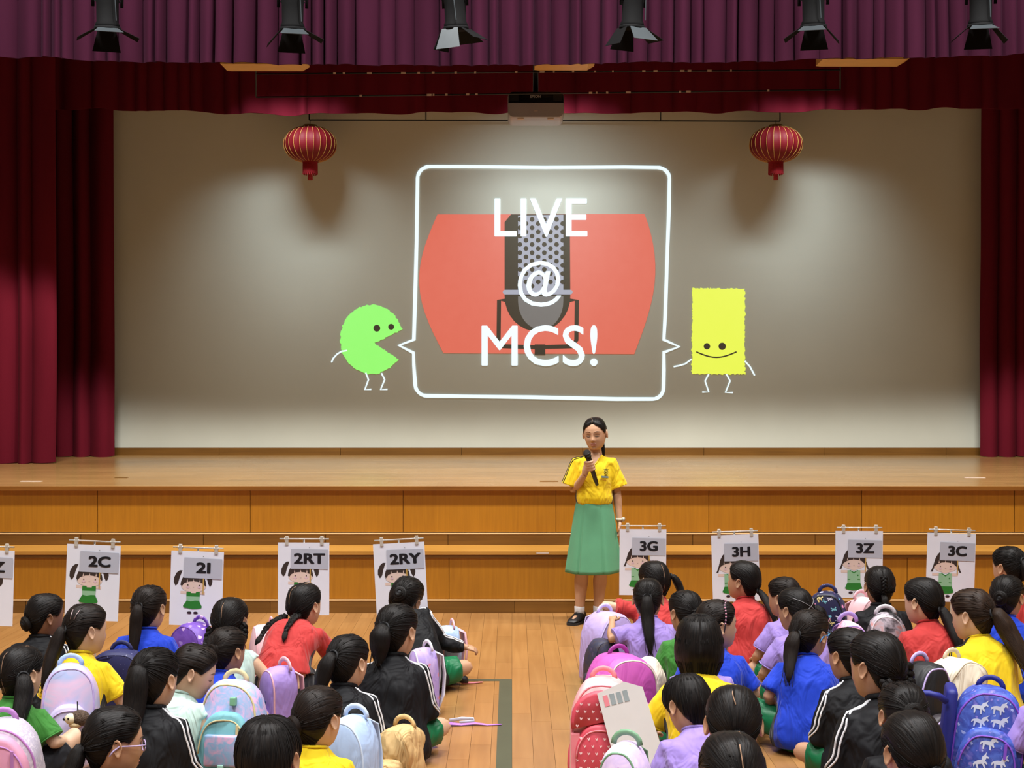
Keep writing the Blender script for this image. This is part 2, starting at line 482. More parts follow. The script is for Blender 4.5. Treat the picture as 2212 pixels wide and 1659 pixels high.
# ------------------------------------------------------------------ curtains
def curtain(name, label, x0, x1, Y, ztop, zbot, fold, depth, m, seed, cat='curtain', wave=0.01, sharp=0.55, rows=9, tight=0.0, flare=0.35):
    """pleated velvet hanging: zbot may be a function of x"""
    rr = random.Random(seed)
    cols = []
    x = x0
    while x < x1:
        wd = fold * rr.uniform(0.55, 1.5); dd = depth * rr.uniform(0.55, 1.25); sk = rr.uniform(0.6, 1.7)
        n = 9
        for k in range(n):
            u = k / n
            cols.append((x + wd * u, dd * math.sin(math.pi * u ** sk) ** sharp, rr.uniform(-1, 1) if k == 0 else None))
        x += wd
    cols = [c for c in cols if c[0] <= x1] + [(x1, 0, None)]
    zb = zbot if callable(zbot) else (lambda q: zbot)
    rings = []
    for r in range(rows):
        t = r / (rows - 1)
        f_, b_ = [], []
        for (cx, d, _) in cols:
            low = zb(cx) + wave * noise.noise(Vector((cx * 3.1, seed, 0.3))) - d * 0.12
            z = ztop + (low - ztop) * t
            g = 1 - flare + flare * t + 0.12 * noise.noise(Vector((cx * 2.0, z * 0.9, seed)))
            drift = 0.018 * noise.noise(Vector((cx * 1.3, z * 0.7, seed + 9))) * t
            f_.append((cx + drift, Y - d * g, z)); b_.append((cx + drift, Y - d * g + 0.012, z))
        rings.append(f_ + b_[::-1])
    o = MB().loft(rings).build(name, m)
    crease(o, 70)
    return tag(o, label, cat)


def interp(px, table):
    return float(np.interp(px, [t[0] for t in table], [t[1] for t in table]))

T1 = [(-200, 122), (0, 124), (300, 134), (600, 140), (1100, 141), (1500, 136), (1900, 126), (2212, 117), (2500, 112)]
YV1 = 11.9
curtain('pelmet_curtain', 'front plum velvet pelmet hanging in folds behind the spotlights', P(-60, 0, YV1).x - 1.5, P(2270, 0, YV1).x + 1.5, YV1, 5.3,
        lambda x: P(0, interp(1106 + x * F / YV1, T1), YV1).z, 0.135, 0.105, M_PELMET, 11, 'pelmet', 0.02)
T2 = [(-200, 242), (237, 236), (600, 247), (1100, 243), (1500, 243), (1900, 237), (2212, 235)]
YV2 = 13.95
curtain('pelmet_curtain', 'rear maroon velvet pelmet behind the projector', XL + 0.1, XR - 0.1, YV2, 5.6,
        lambda x: P(0, interp(1106 + x * F / YV2, T2), YV2).z, 0.20, 0.05, M_VELVET, 12, 'pelmet', 0.03, 0.8)
curtain('side_curtain', 'wide maroon side curtain at the left edge, nearest the audience', -6.3, P(122, 900, 13.5).x, 13.5, 5.4, Z2 + 0.012, 0.17, 0.10, M_VELVET, 14, 'curtain', 0.004, 0.7, 24)
curtain('side_curtain', 'maroon side curtain on the left against the backdrop wall', -5.6, P(244, 900, 14.4).x, 14.45, 5.4, Z2 + 0.012, 0.22, 0.10, M_VELVET, 18, 'curtain', 0.004, 0.7, 24)
curtain('side_curtain', 'maroon side curtain on the right edge of the stage', P(2121, 900, 14.4).x, 6.2, 14.45, 5.4, Z2 + 0.012, 0.19, 0.10, M_VELVET, 16, 'curtain', 0.004, 0.7, 24)

# ------------------------------------------------------------------ hanging rails
def rail(name, label, Y, lines, verts, tapes=()):
    t = thing(name, label, 'rail', P(lines[0][0], lines[0][1], Y))
    o0 = t.location
    for (xa, ya, xb, yb) in lines:
        MB().tube([P(xa, ya, Y) - o0, P(xb, yb, Y) - o0], 0.0065, 8).build('bar', M_RAIL, t, True)
    for (xa, ya, yb) in verts:
        a_ = P(xa, ya, Y); b_ = Vector((a_.x, a_.y, 6.4))
        MB().tube([a_ - o0, b_ - o0], 0.0065, 8).build('hanger', M_RAIL, t, True)
    for (xa, ya) in tapes:
        q = P(xa, ya, Y) - o0
        MB().box(q.x - 0.012, q.x + rp.uniform(0.0, 0.03), q.y - 0.012, q.y - 0.006, q.z - 0.008, q.z + 0.008).build('tape_scrap', M_TAPE, t)
    return t

tp = [(720 + k * 37 + rp.uniform(-14, 14), 158.8 - (k * 37) * 0.0071) for k in range(24) if k not in (3, 9, 10, 17)]
tp2 = [(x_, 210 - 16 * (x_ - 553) / 1262) for x_ in (780, 925, 938, 965, 1010, 1030, 1275, 1290, 1312, 1355, 1470, 1485, 1660)]
rail('lighting_rail', 'thin black double rail hanging across in front of the rear pelmet', 12.75, [(553, 160, 1815, 151), (553, 210, 1815, 194)], [(553, 210, 100), (1815, 194, 100)], tp + tp2)
rail('lantern_rail', 'thin black rail carrying the two red lanterns', 14.2, [(668, 259, 1685, 262)], [(668, 259, 0), (920, 260, 0), (1427, 262, 0), (1685, 262, 0)])

# ------------------------------------------------------------------ lanterns
M_LANT = mat('red_lantern_cloth', C(110, 8, 20), 0.6, 0.1, spec=0.3)
M_GOLD = mat('gold_trim', C(206, 160, 80), 0.4, 0.1)
M_TASS = mat('red_fringe', C(150, 16, 30), 0.8, 0.25, 60)
def lantern(px, label):
    Y = 14.2; c = P(px, 312, Y)
    t = thing('paper_lantern', label, 'lantern', c, 0, 'red lanterns on the rail')
    n = 96; ribs = 24; rings = []
    prof = []
    for i in range(19):
        a_ = math.pi * (0.075 + 0.85 * i / 18)
        prof.append((0.252 * math.sin(a_) ** 0.8, 0.172 * math.cos(a_)))
    for (r, z) in prof:
        rings.append([(r * (1 - 0.035 * abs(math.sin(ribs / 2 * 2 * math.pi * j / n)) ** 0.8) * math.cos(2 * math.pi * j / n),
                       r * (1 - 0.035 * abs(math.sin(ribs / 2 * 2 * math.pi * j / n)) ** 0.8) * math.sin(2 * math.pi * j / n), z) for j in range(n)])
    MB().loft(rings).build('shade', M_LANT, t, True)
    for k in range(ribs):
        a_ = 2 * math.pi * k / ribs
        MB().tube([((r + 0.002) * math.cos(a_), (r + 0.002) * math.sin(a_), z) for r, z in prof], 0.0020, 5).build('rib', M_GOLD, t, True)
    MB().tube([(0, 0, 0.150), (0, 0, 0.185)], [0.072, 0.066], 20).build('cap', M_GOLD, t, True)
    MB().tube([(0, 0, -0.150), (0, 0, -0.168)], [0.066, 0.07], 20).build('collar', M_GOLD, t, True)
    fr = MB()
    for k in range(44):
        a_ = 2 * math.pi * k / 44
        fr.tube([(0.066 * math.cos(a_), 0.066 * math.sin(a_), -0.165), (0.068 * math.cos(a_), 0.068 * math.sin(a_), -0.285 + 0.008 * math.sin(k * 3))], 0.0052, 4)
    f = fr.build('fringe', M_TASS, t); f['kind'] = 'stuff'
    MB().tube([(0, 0, -0.16), (0, 0, -0.27), (0, 0, -0.34)], [0.018, 0.022, 0.024], 12, ridge=0.1).build('tassel', M_TASS, t, True)
    MB().tube([(0, 0, 0.18), (0, 0, 0.232)], 0.003, 6).build('hook', M_RAIL, t)
lantern(670, 'round red ribbed lantern hanging on the left of the stage')
lantern(1676, 'round red ribbed lantern hanging on the right of the stage')

# ------------------------------------------------------------------ light battens seen below the front pelmet
M_BATT = mat('tan_batten', C(205, 160, 90), 0.6, 0.05)
for (xa, xb, yb, lab) in ((483, 664, 145, 'tan light batten peeping below the front pelmet, left one'), (1155, 1285, 143.5, 'tan light batten peeping below the front pelmet, above the projector'),
                     (1770, 1963, 135, 'tan light batten peeping below the front pelmet, right one')):
    a_ = P(xa, yb, 12.5); b_ = P(xb, yb, 12.5)
    t = thing('light_batten', lab, 'light', ((a_.x + b_.x) / 2, 12.5, a_.z), 0, 'light battens')
    hw = (b_.x - a_.x) / 2
    MB().plate([(-hw, 0.0), (-hw + 0.04, -0.004), (hw - 0.06, -0.004), (hw, 0.03), (hw, 0.09), (-hw, 0.09)], -0.15, 0.15).build('tray', M_BATT, t)
    MB().box(-hw + 0.05, hw - 0.05, -0.10, 0.10, 0.09, 0.15).build('housing', M_BLACK, t)
    for s_ in (-1, 1): MB().tube([(s_ * hw * 0.7, 0, 0.12), (s_ * hw * 0.7, 0, 6.4 - a_.z)], 0.006, 6).build('hanger', M_RAIL, t)

# ------------------------------------------------------------------ projector
M_PJ = mat('projector_grey', C(150, 146, 150), 0.38, 0.04)
M_PJB = mat('projector_black', C(14, 14, 16), 0.25, 0.05, coat=0.3)
YP = 13.0
c = P(1157, 236, YP)
pj = thing('projector', 'grey and black projector hanging below the rear pelmet', 'projector', c)
def rrect(hx, hz, r, n=5):
    pts = []
    for (sx, sz, a0) in ((1, 1, 0), (-1, 1, 90), (-1, -1, 180), (1, -1, 270)):
        for k in range(n + 1):
            a_ = math.radians(a0 + 90 * k / n)
            pts.append((sx * (hx - r) + r * math.cos(a_), sz * (hz - r) + r * math.sin(a_)))
    return pts
Mt = Matrix.Rotation(math.radians(-3), 4, 'X')
mb = MB(); rings = []
for (y_, sx_, zo) in ((-0.19, 0.97, 0.0), (-0.178, 1.0, 0.0), (0.16, 1.0, 0.0), (0.185, 0.95, 0)):
    rings.append([Mt @ Vector((x_ * sx_, y_, z_ * sx_ - 0.0)) for x_, z_ in rrect(0.243, 0.112, 0.045)])
crease(mb.loft(rings).build('body', M_PJ, pj), 40)
mb = MB(); 
up = [(x_, max(z_, 0.022 - 0.012 * abs(x_) / 0.24)) for x_, z_ in rrect(0.238, 0.108, 0.04)]
mb.plate(up, -0.1935, -0.186, M=Mt); mb.build('rear_panel', M_PJB, pj)
MB().plate([(-0.135, 0.022), (0.135, 0.022), (0.135, 0.10), (-0.135, 0.10)], -0.197, -0.1925, M=Mt).build('connector_cover', M_PJ if False else M_PJB, pj)
me = text_mesh('EPSON', 0.03, 0.0006, 0.0004); me.materials.append(mat('pale_print', C(150, 150, 150), 0.5))
o = link('lettering', me, pj); o.location = Mt @ Vector((-0.005, -0.1985, 0.065))
MB().box(-0.015, 0.015, -0.1925, -0.189, -0.06, -0.055, M=Mt).build('indicator', M_TAPE, pj)
for x_ in (-0.16, 0.10): MB().box(x_, x_ + 0.055, -0.17, -0.14, -0.124, -0.108, M=Mt, bev=0.003).build('foot', M_TAPE, pj)
for s_ in (-1, 1): MB().box(s_ * 0.19 - 0.04, s_ * 0.19 + 0.04, -0.1975, -0.1930, 0.028, 0.095, M=Mt, bev=0.001).build('vent', M_BLACK, pj)
MB().box(-0.08, 0.08, -0.06, 0.08, 0.11, 0.125).build('mount_plate', M_BLACK, pj)
MB().tube([(-0.0, 0, 0.12), (0, 0, 6.4 - c.z)], 0.024, 12).build('pole', M_BLACK, pj, True)
MB().tube([(0.02, 0.185, 0.02), (0.02, 0.20, 0.02)], [0.05, 0.045], 16).build('lens', M_PJB, pj, True)

# ------------------------------------------------------------------ spotlights
M_SPOT = mat('spot_black', C(12, 12, 13), 0.8, 0.15, spec=0.1)
M_FLAP = mat('barn_door_grey', C(62, 68, 72), 0.35, 0.1, metal=0.3)
bar = thing('lighting_bar', 'black pipe above the stage edge that carries the spotlights', 'pipe', (-5.6, 11.25, 5.32))
MB().tube([(0, 0, 0), (11.6, 0, 0)], 0.025, 12).build('pipe', M_BLACK, bar, True)
for x_ in (0.4, 5.6, 11.2): MB().tube([(x_, 0, 0), (x_, 0, 1.88)], 0.01, 8).build('hanger', M_BLACK, bar)
def spot(px, pyb, rz, angs, label, tilt):
    Y = 11.2; c_ = P(px, pyb, Y)                                   # c_: mouth of the lamp
    t = thing('stage_spotlight', label, 'spotlight', c_, math.radians(rz), 'row of stage spotlights')
    M = Matrix.Rotation(math.radians(tilt), 4, 'X')
    MB().tube([(0, 0, 0), (0, 0, 0.03), (0, 0, 0.05), (0, 0, 0.18), (0, 0, 0.30), (0, 0, 0.36), (0, 0, 0.38)], [0.088, 0.09, 0.08, 0.082, 0.095, 0.09, 0.05], 18, M=M).build('can', M_SPOT, t, True)
    MB().tube([(0, 0, -0.012), (0, 0, 0.012)], 0.098, 18, M=M).build('lens_ring', M_SPOT, t, True)
    for k in range(6):
        MB().box(-0.097, 0.097, -0.006, 0.006, 0.20 + k * 0.02, 0.208 + k * 0.02, M=M).build('cooling_fin', M_SPOT, t)
    yk = MB(); yk.tube([M @ Vector((-0.105, 0, 0.16)), M @ Vector((-0.108, 0, 0.33)), Vector((-0.08, 0.0, 0.47)), Vector((0.08, 0.0, 0.47)), M @ Vector((0.108, 0, 0.33)), M @ Vector((0.105, 0, 0.16))], 0.012, 8, flat=0.4)
    yk.build('yoke', M_SPOT, t, True)
    MB().tube([(0, 0, 0.47), (0, 0, 5.32 - c_.z)], 0.016, 8).build('clamp', M_SPOT, t)
    MB().tube([M @ Vector((0.06, -0.09, 0.05)), M @ Vector((0.05, -0.10, 0.22)), Vector((0.03, -0.03, 0.46))], 0.004, 6).build('safety_cable', M_FLAP, t)
    for k, ang in enumerate(angs):                                # 0 front, 1 right, 2 back, 3 left
        R = M @ Matrix.Rotation(math.radians(90 * k), 4, 'Z') @ Matrix.Translation((0, -0.088, -0.006)) @ Matrix.Rotation(math.radians(-ang), 4, 'X')
        mb = MB().plate([(-0.07, 0), (0.07, 0), (0.105, -0.155), (-0.105, -0.155)], -0.0015, 0.0015, M=R)
        mb.build('barn_door', M_FLAP if k in (0,) else M_SPOT, t)  # front flap in paler grey, its gleam put into the colour
specs = [(232, 62, 18, (72, 65, 12, 58)), (632, 64, 12, (68, 62, 14, 40)), (985, 62, -30, (14, 55, 60, 20)), (1365, 60, 28, (48, 60, 16, 30)), (1757, 58, -14, (70, 40, 14, 55)), (2118, 56, -10, (72, 40, 12, 50))]
pos = ['spotlight with barn doors at the far left of the row', 'spotlight with a pale front flap, second from the left', 'spotlight with barn doors above the left half of the bubble',
       'spotlight with spread barn doors just right of the projector', 'spotlight with barn doors, second from the right', 'spotlight with barn doors at the far right of the row']
for (px, py, rz, an), lab in zip(specs, pos): spot(px, py, rz, an, 'black stage ' + lab, 4)

# ------------------------------------------------------------------ slide as glowing plates on the back wall, standing in for projected light
YS = YW - 0.002
def W(px, py):
    q = P(px, py, YS); return (q.x, q.z)
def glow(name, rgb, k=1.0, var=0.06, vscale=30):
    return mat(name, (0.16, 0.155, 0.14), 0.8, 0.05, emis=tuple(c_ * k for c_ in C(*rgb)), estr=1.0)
G_WHITE = glow('glow_white', (232, 248, 255), 1.05); G_RED = glow('glow_red', (222, 92, 70), 0.92); G_GREEN = glow('glow_green', (140, 250, 105), 0.95)
G_YEL = glow('glow_yellow', (232, 246, 66), 0.95); G_SILV = glow('glow_silver', (165, 170, 190), 0.8); G_GREY = glow('glow_grey', (120, 118, 118), 0.55)
M_SHADE = mat('slide_dark', C(92, 86, 72), 0.8, 0.03)  # dark parts of the slide: unlit wall painted a darker tone
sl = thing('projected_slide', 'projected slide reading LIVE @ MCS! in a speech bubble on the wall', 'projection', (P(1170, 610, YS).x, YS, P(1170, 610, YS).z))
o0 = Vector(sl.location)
def sl_plate(name, pts, layer, m, parent=None):
    mb = MB().plate([(x_ - o0.x, z_ - o0.z) for x_, z_ in pts], -0.0012 * layer - 0.0008, -0.0012 * layer)
    return mb.build(name, m, parent or sl)
def sl_line(name, pxpts, wpx, layer, m, parent=None, jit=0.0):
    """a stroke of even width drawn through pixels"""
    pts = [Vector(W(*q)) for q in pxpts]; hw = wpx / 2 * YS / F
    L_, R_ = [], []
    for i, p in enumerate(pts):
        d = (pts[min(i + 1, len(pts) - 1)] - pts[max(i - 1, 0)]).normalized(); n = Vector((-d.y, d.x)) * hw
        j = 1 + rp.uniform(-jit, jit)
        L_.append(tuple(p + n * j)); R_.append(tuple(p - n * j))
    v = [(x_ - o0.x, -0.0012 * layer, z_ - o0.z) for x_, z_ in L_ + R_]; k = len(pts)
    f = [(i, i + 1, k + i + 1, k + i) for i in range(k - 1)]
    v2 = [(x_, y_ - 0.0008, z_) for x_, y_, z_ in v]
    mb = MB().add(v2, f)
    mb.add(v, f)
    return mb.build(name, m, parent or sl, fixn=False)
arc = lambda cx, cy, rx, ry, a0, a1, n=14: [(cx + rx * math.cos(math.radians(a0 + (a1 - a0) * k / n)), cy - ry * math.sin(math.radians(a0 + (a1 - a0) * k / n))) for k in range(n + 1)]
redp = [(945, 463), (1060, 463), (1392, 462)] + [(1392 + 33 * math.sin(math.pi * (k / 14) ** 0.9) - 22 * (k / 14), 462 + 303 * k / 14) for k in range(1, 14)] + [(1370, 765), (958, 763)] + \
       [(958 - 13 * (k / 14) - 46 * math.sin(math.pi * k / 14), 763 - 300 * k / 14) for k in range(1, 14)]
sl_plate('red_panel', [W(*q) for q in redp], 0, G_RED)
mic = [(1104, 463), (1226, 463)] + [(1231, 480)] + arc(1161, 640, 71, 76, 0, -180, 16) + [(1090, 480)]
mo = sl_plate('studio_microphone', [W(*q) for q in mic], 1, M_SHADE)
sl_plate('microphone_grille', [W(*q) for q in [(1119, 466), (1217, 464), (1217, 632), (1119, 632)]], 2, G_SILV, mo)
hol = MB()
for r_ in range(9):
    for c_ in range(8):
        cx, cy = 1123 + c_ * 13.2, 474 + r_ * 18.0 + (9 if c_ % 2 else 0)
        if cy < 626:
            x_, z_ = W(cx, cy); rr_ = 5.2 * YS / F
            hol.plate([(x_ - o0.x + rr_ * math.cos(2 * math.pi * k / 10), z_ - o0.z + rr_ * math.sin(2 * math.pi * k / 10)) for k in range(10)], -0.0046, -0.0036)
h = hol.build('grille_holes', M_SHADE, mo); h['kind'] = 'stuff'
sl_plate('microphone_bowl', [W(*q) for q in [(1217, 640)] + arc(1168, 650, 49, 62, 0, -180, 16) + [(1119, 640)]], 2, G_GREY, mo)
sl_plate('microphone_band', [W(*q) for q in arc(1232, 631, 5, 5, 90, -90, 6) + arc(1091, 631, 5, 5, 270, 90, 6)], 3, G_SILV, mo)
sl_line('microphone_bracket', [(1095, 649), (1078, 649), (1077, 735), (1086, 748), (1160, 750), (1236, 748), (1245, 735), (1246, 649), (1228, 649)], 9, 1.5, M_SHADE, mo)
sl_plate('microphone_stem', [W(*q) for q in [(1155, 744), (1178, 744), (1178, 766), (1155, 766)]], 2, M_SHADE, mo)
bub = arc(928, 386, 26, 26, 180, 90, 8) + [(1000, 360), (1176, 362), (1350, 361)] + arc(1420, 386, 26, 24, 90, 0, 8) + \
      [(1445, 450), (1441, 560), (1437, 680), (1434, 734), (1467, 749), (1434, 761), (1434, 800)] + arc(1410, 838, 23, 24, 0, -90, 8) + [(1330, 862), (1150, 858), (1000, 856)] + \
      arc(922, 830, 25, 25, 270, 180, 8) + [(894, 790), (893, 762), (862, 746), (894, 734), (897, 640), (900, 520), (902, 386)]
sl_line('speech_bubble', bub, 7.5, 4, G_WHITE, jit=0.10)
def fit(me, x0, x1, y0, y1, layer, name, m):
    co = np.zeros(len(me.vertices) * 3); me.vertices.foreach_get('co', co); co = co.reshape(-1, 3)
    a_, b_ = W(x0, y0), W(x1, y1)
    for ax, lo, hi, off in ((0, a_[0], b_[0], o0.x), (2, b_[1], a_[1], o0.z)):
        mn, mx = co[:, ax].min(), co[:, ax].max()
        co[:, ax] = (co[:, ax] - mn) / (mx - mn) * (hi - lo) + lo - off
    co[:, 1] = -0.0012 * layer - (co[:, 1] - co[:, 1].min()) * 0.0
    me.vertices.foreach_set('co', co.ravel()); me.materials.append(m); me.update()
    bm_ = bmesh.new(); bm_.from_mesh(me)
    for ox, oz in ((1, 0), (-1, 0), (0, 1), (0, -1)):                  # slightly heavier strokes
        d_ = bmesh.ops.duplicate(bm_, geom=[q for q in bm_.faces][:len(me.polygons)])
        for q in d_['geom']:
            if isinstance(q, bmesh.types.BMVert): q.co += Vector((ox * 0.0035, 0.0001 * (1 + ox + 2 * oz), oz * 0.0035))
    bm_.to_mesh(me); bm_.free()
    return link(name, me, sl)
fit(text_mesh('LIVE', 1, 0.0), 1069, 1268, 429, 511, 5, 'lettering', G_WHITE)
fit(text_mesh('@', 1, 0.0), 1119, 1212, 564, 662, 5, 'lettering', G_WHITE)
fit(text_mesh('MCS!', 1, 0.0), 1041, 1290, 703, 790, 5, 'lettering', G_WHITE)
def rough(pts, j=2.2, n=3):
    out = []
    for i in range(len(pts)):
        a_, b_ = pts[i], pts[(i + 1) % len(pts)]
        d = math.hypot(b_[0] - a_[0], b_[1] - a_[1]); k = max(1, int(d / 3))
        for q in range(k):
            out.append((a_[0] + (b_[0] - a_[0]) * q / k + rp.uniform(-j, j), a_[1] + (b_[1] - a_[1]) * q / k + rp.uniform(-j, j)))
    return out
gp = [(808, 741), (862, 776)] + arc(803, 733, 68, 75, -40, -325, 40) + [(870, 712)]
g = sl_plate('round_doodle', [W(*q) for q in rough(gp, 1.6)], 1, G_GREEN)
for cx, cy, r_ in ((814, 709, 7.5), (845, 706, 6.5)): sl_plate('eye', [W(*q) for q in arc(cx, cy, r_, r_, 0, 345, 15)], 2, M_SHADE, g)
sl_line('arm', [(750, 757), (738, 759), (728, 765), (720, 774), (716, 783)], 3.2, 2, G_WHITE, g)
sl_line('foot', [(790, 805), (796, 820), (788, 842), (802, 841)], 3.2, 2, G_WHITE, g); sl_line('foot', [(824, 806), (831, 820), (822, 842), (837, 841)], 3.2, 2, G_WHITE, g)
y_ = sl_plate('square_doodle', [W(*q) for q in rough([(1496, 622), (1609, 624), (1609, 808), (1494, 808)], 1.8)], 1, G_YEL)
for cx, cy, r_ in ((1527, 748, 7), (1560, 748, 8)): sl_plate('eye', [W(*q) for q in arc(cx, cy, r_, r_, 0, 345, 15)], 2, M_SHADE, y_)
sl_line('smile', [(1504 + 87 * k / 12, 760 + 12 * math.sin(math.pi * k / 12)) for k in range(13)], 3, 2, M_SHADE, y_)
sl_line('arm', [(1494, 776), (1480, 786), (1466, 790), (1455, 792)], 3.2, 2, G_WHITE, y_); sl_line('arm', [(1609, 780), (1620, 792), (1630, 811)], 3.2, 2, G_WHITE, y_)
sl_line('foot', [(1531, 808), (1523, 823), (1531, 847), (1517, 847)], 3.2, 2, G_WHITE, y_); sl_line('foot', [(1569, 808), (1577, 823), (1567, 848), (1583, 848)], 3.2, 2, G_WHITE, y_)
# ------------------------------------------------------------------ people: shared shapes
SKINS = [mat('skin_light', C(204, 164, 134), 0.5, 0.05, 6), mat('skin_tan', C(184, 140, 108), 0.5, 0.05, 6), mat('skin_brown', C(132, 92, 70), 0.5, 0.05, 6)]
H_BLACK = hair_mat('hair_black', (0.004, 0.0035, 0.0035), (0.015, 0.011, 0.009))
H_BROWN = hair_mat('hair_brown', (0.013, 0.007, 0.005), (0.046, 0.025, 0.014))
H_DARKB = hair_mat('hair_dark_brown', (0.006, 0.004, 0.0035), (0.022, 0.014, 0.010))
M_PART = mat('scalp_line', C(150, 116, 90), 0.7)
M_ELAST = mat('hair_elastic', C(14, 14, 18), 0.7)
def cloth(name, rgb, sheen=0.15, rough=0.75):
    return mat(name, C(*rgb), rough, 0.06, 5, 0.10, 40, sheen=sheen, spec=0.3, fold=0.55)
SH = {'yellow': cloth('shirt_yellow', (226, 192, 8)), 'red': cloth('shirt_red', (180, 46, 44)), 'blue': cloth('shirt_blue', (8, 54, 184)),
      'green': cloth('shirt_green', (50, 118, 38)), 'lilac': cloth('shirt_lilac', (150, 126, 198)), 'jacket': mat('jacket_black', C(15, 15, 18), 0.7, 0.1, 5, 0.08, 60, spec=0.25, fold=0.7),
      'mint': cloth('uniform_mint', (190, 215, 205))}
M_SIDEP = cloth('side_panel_black', (16, 16, 20))
for _k in ('yellow', 'red', 'blue', 'green', 'lilac'):
    _nt = SH[_k].node_tree; _b = _nt.nodes['Principled BSDF']; _src = _b.inputs['Base Color'].links[0].from_socket
    _at = _nt.nodes.new('ShaderNodeAttribute'); _at.attribute_name = 'panel'
    _gt = _nt.nodes.new('ShaderNodeMath'); _gt.operation = 'GREATER_THAN'; _gt.inputs[1].default_value = 0.0
    _nt.links.new(_at.outputs['Fac'], _gt.inputs[0])
    _mx = _nt.nodes.new('ShaderNodeMix'); _mx.data_type = 'RGBA'; _mx.inputs[7].default_value = (*C(18, 18, 22), 1)
    _nt.links.new(_gt.outputs[0], _mx.inputs[0]); _nt.links.new(_src, _mx.inputs[6]); _nt.links.new(_mx.outputs[2], _b.inputs['Base Color'])
BOT = {'green': cloth('shorts_green', (12, 104, 62), 0.05, 0.42), 'black': cloth('shorts_black', (22, 22, 28))}
M_PIPING = cloth('piping_white', (225, 225, 228))
M_SHOE = mat('shoe_black', C(18, 18, 20), 0.5, 0.1)
M_SOLE = mat('shoe_sole', C(28, 27, 28), 0.7, 0.1)
M_SOCK = cloth('sock_white', (222, 222, 225))
M_IRIS = mat('eye_dark', C(26, 16, 12), 0.2)
M_LASH = mat('lash_dark', C(28, 18, 14), 0.7)
M_BROW = mat('eyebrow', C(70, 48, 36), 0.8)
M_EYEW = mat('eye_white', C(225, 220, 215), 0.3)
M_LIP = mat('lip', C(172, 104, 92), 0.45)

_z = [0.105, 0.102, 0.097, 0.088, 0.070, 0.045, 0.020, 0.0, -0.020, -0.040, -0.060, -0.080, -0.094, -0.102, -0.107, -0.112, -0.130, -0.160, -0.200]
_w = [0.004, 0.022, 0.036, 0.049, 0.0625, 0.071, 0.0745, 0.0745, 0.0728, 0.0695, 0.0635, 0.0545, 0.044, 0.036, 0.034, 0.0345, 0.036, 0.039, 0.046]
_f = [0.004, 0.024, 0.038, 0.053, 0.071, 0.082, 0.0865, 0.0855, 0.0845, 0.0835, 0.0815, 0.079, 0.073, 0.060, 0.035, 0.022, 0.018, 0.018, 0.022]
_b = [0.004, 0.036, 0.052, 0.068, 0.084, 0.0935, 0.0965, 0.095, 0.090, 0.081, 0.070, 0.060, 0.055, 0.053, 0.052, 0.052, 0.053, 0.056, 0.062]
_zi = np.linspace(-0.2, 0.105, 306)
def _sm(t):
    y = np.interp(_zi, _z[::-1], t[::-1]); k = np.array([1, 2, 3, 2, 1]) / 9.0
    q = np.convolve(np.pad(y, 2, mode='edge'), k, 'valid'); return q
TW, TF, TB = _sm(_w), _sm(_f), _sm(_b)
def hw(z): return float(np.interp(z, _zi, TW))
def hf(z): return float(np.interp(z, _zi, TF))
def hb(z): return float(np.interp(z, _zi, TB))
def g2(a, s): return math.exp(-(a / s) ** 2)
def face_feat(x, z):
    ax = abs(x)
    nose = 0.0
    if -0.050 < z < 0.014:
        prof = np.interp(z, [-0.050, -0.044, -0.036, -0.028, -0.01, 0.014], [0, 0.25, 0.95, 1.0, 0.42, 0.05])
        nose = 0.0165 * float(prof) * g2(x, 0.0085 + 0.006 * max(0, min(1, (-z - 0.01) / 0.03)))
    d = nose
    d -= 0.0065 * g2(ax - 0.030, 0.015) * g2(z - 0.001, 0.011)
    d += 0.0022 * g2(ax - 0.028, 0.02) * g2(z - 0.019, 0.008)
    d += 0.0042 * g2(x, 0.018) * (g2(z + 0.059, 0.0055) + g2(z + 0.069, 0.0060))
    d -= 0.0025 * g2(x, 0.016) * g2(z + 0.0795, 0.006)
    d += 0.0035 * g2(x, 0.018) * g2(z + 0.091, 0.009)
    d += 0.0030 * g2(ax - 0.038, 0.018) * g2(z + 0.034, 0.02)
    return d
def head_pt(z, phi, off=0.0):
    s, c = math.sin(phi), math.cos(phi)
    W_, Fq, B = hw(z) + off, hf(z) + off, hb(z) + off
    x = W_ * math.copysign(abs(s) ** 0.92, s)
    y = Fq * abs(c) ** 0.88 if c >= 0 else -B * abs(c) ** 0.95
    if c > 0 and off < 0.004: y += face_feat(x, z)
    return Vector((x, y, z))
def face_y(x, z):
    W_ = hw(z); s = min(1, abs(x / W_)) ** (1 / 0.92)
    return hf(z) * math.sqrt(max(0, 1 - s * s)) ** 0.88 + face_feat(x, z)

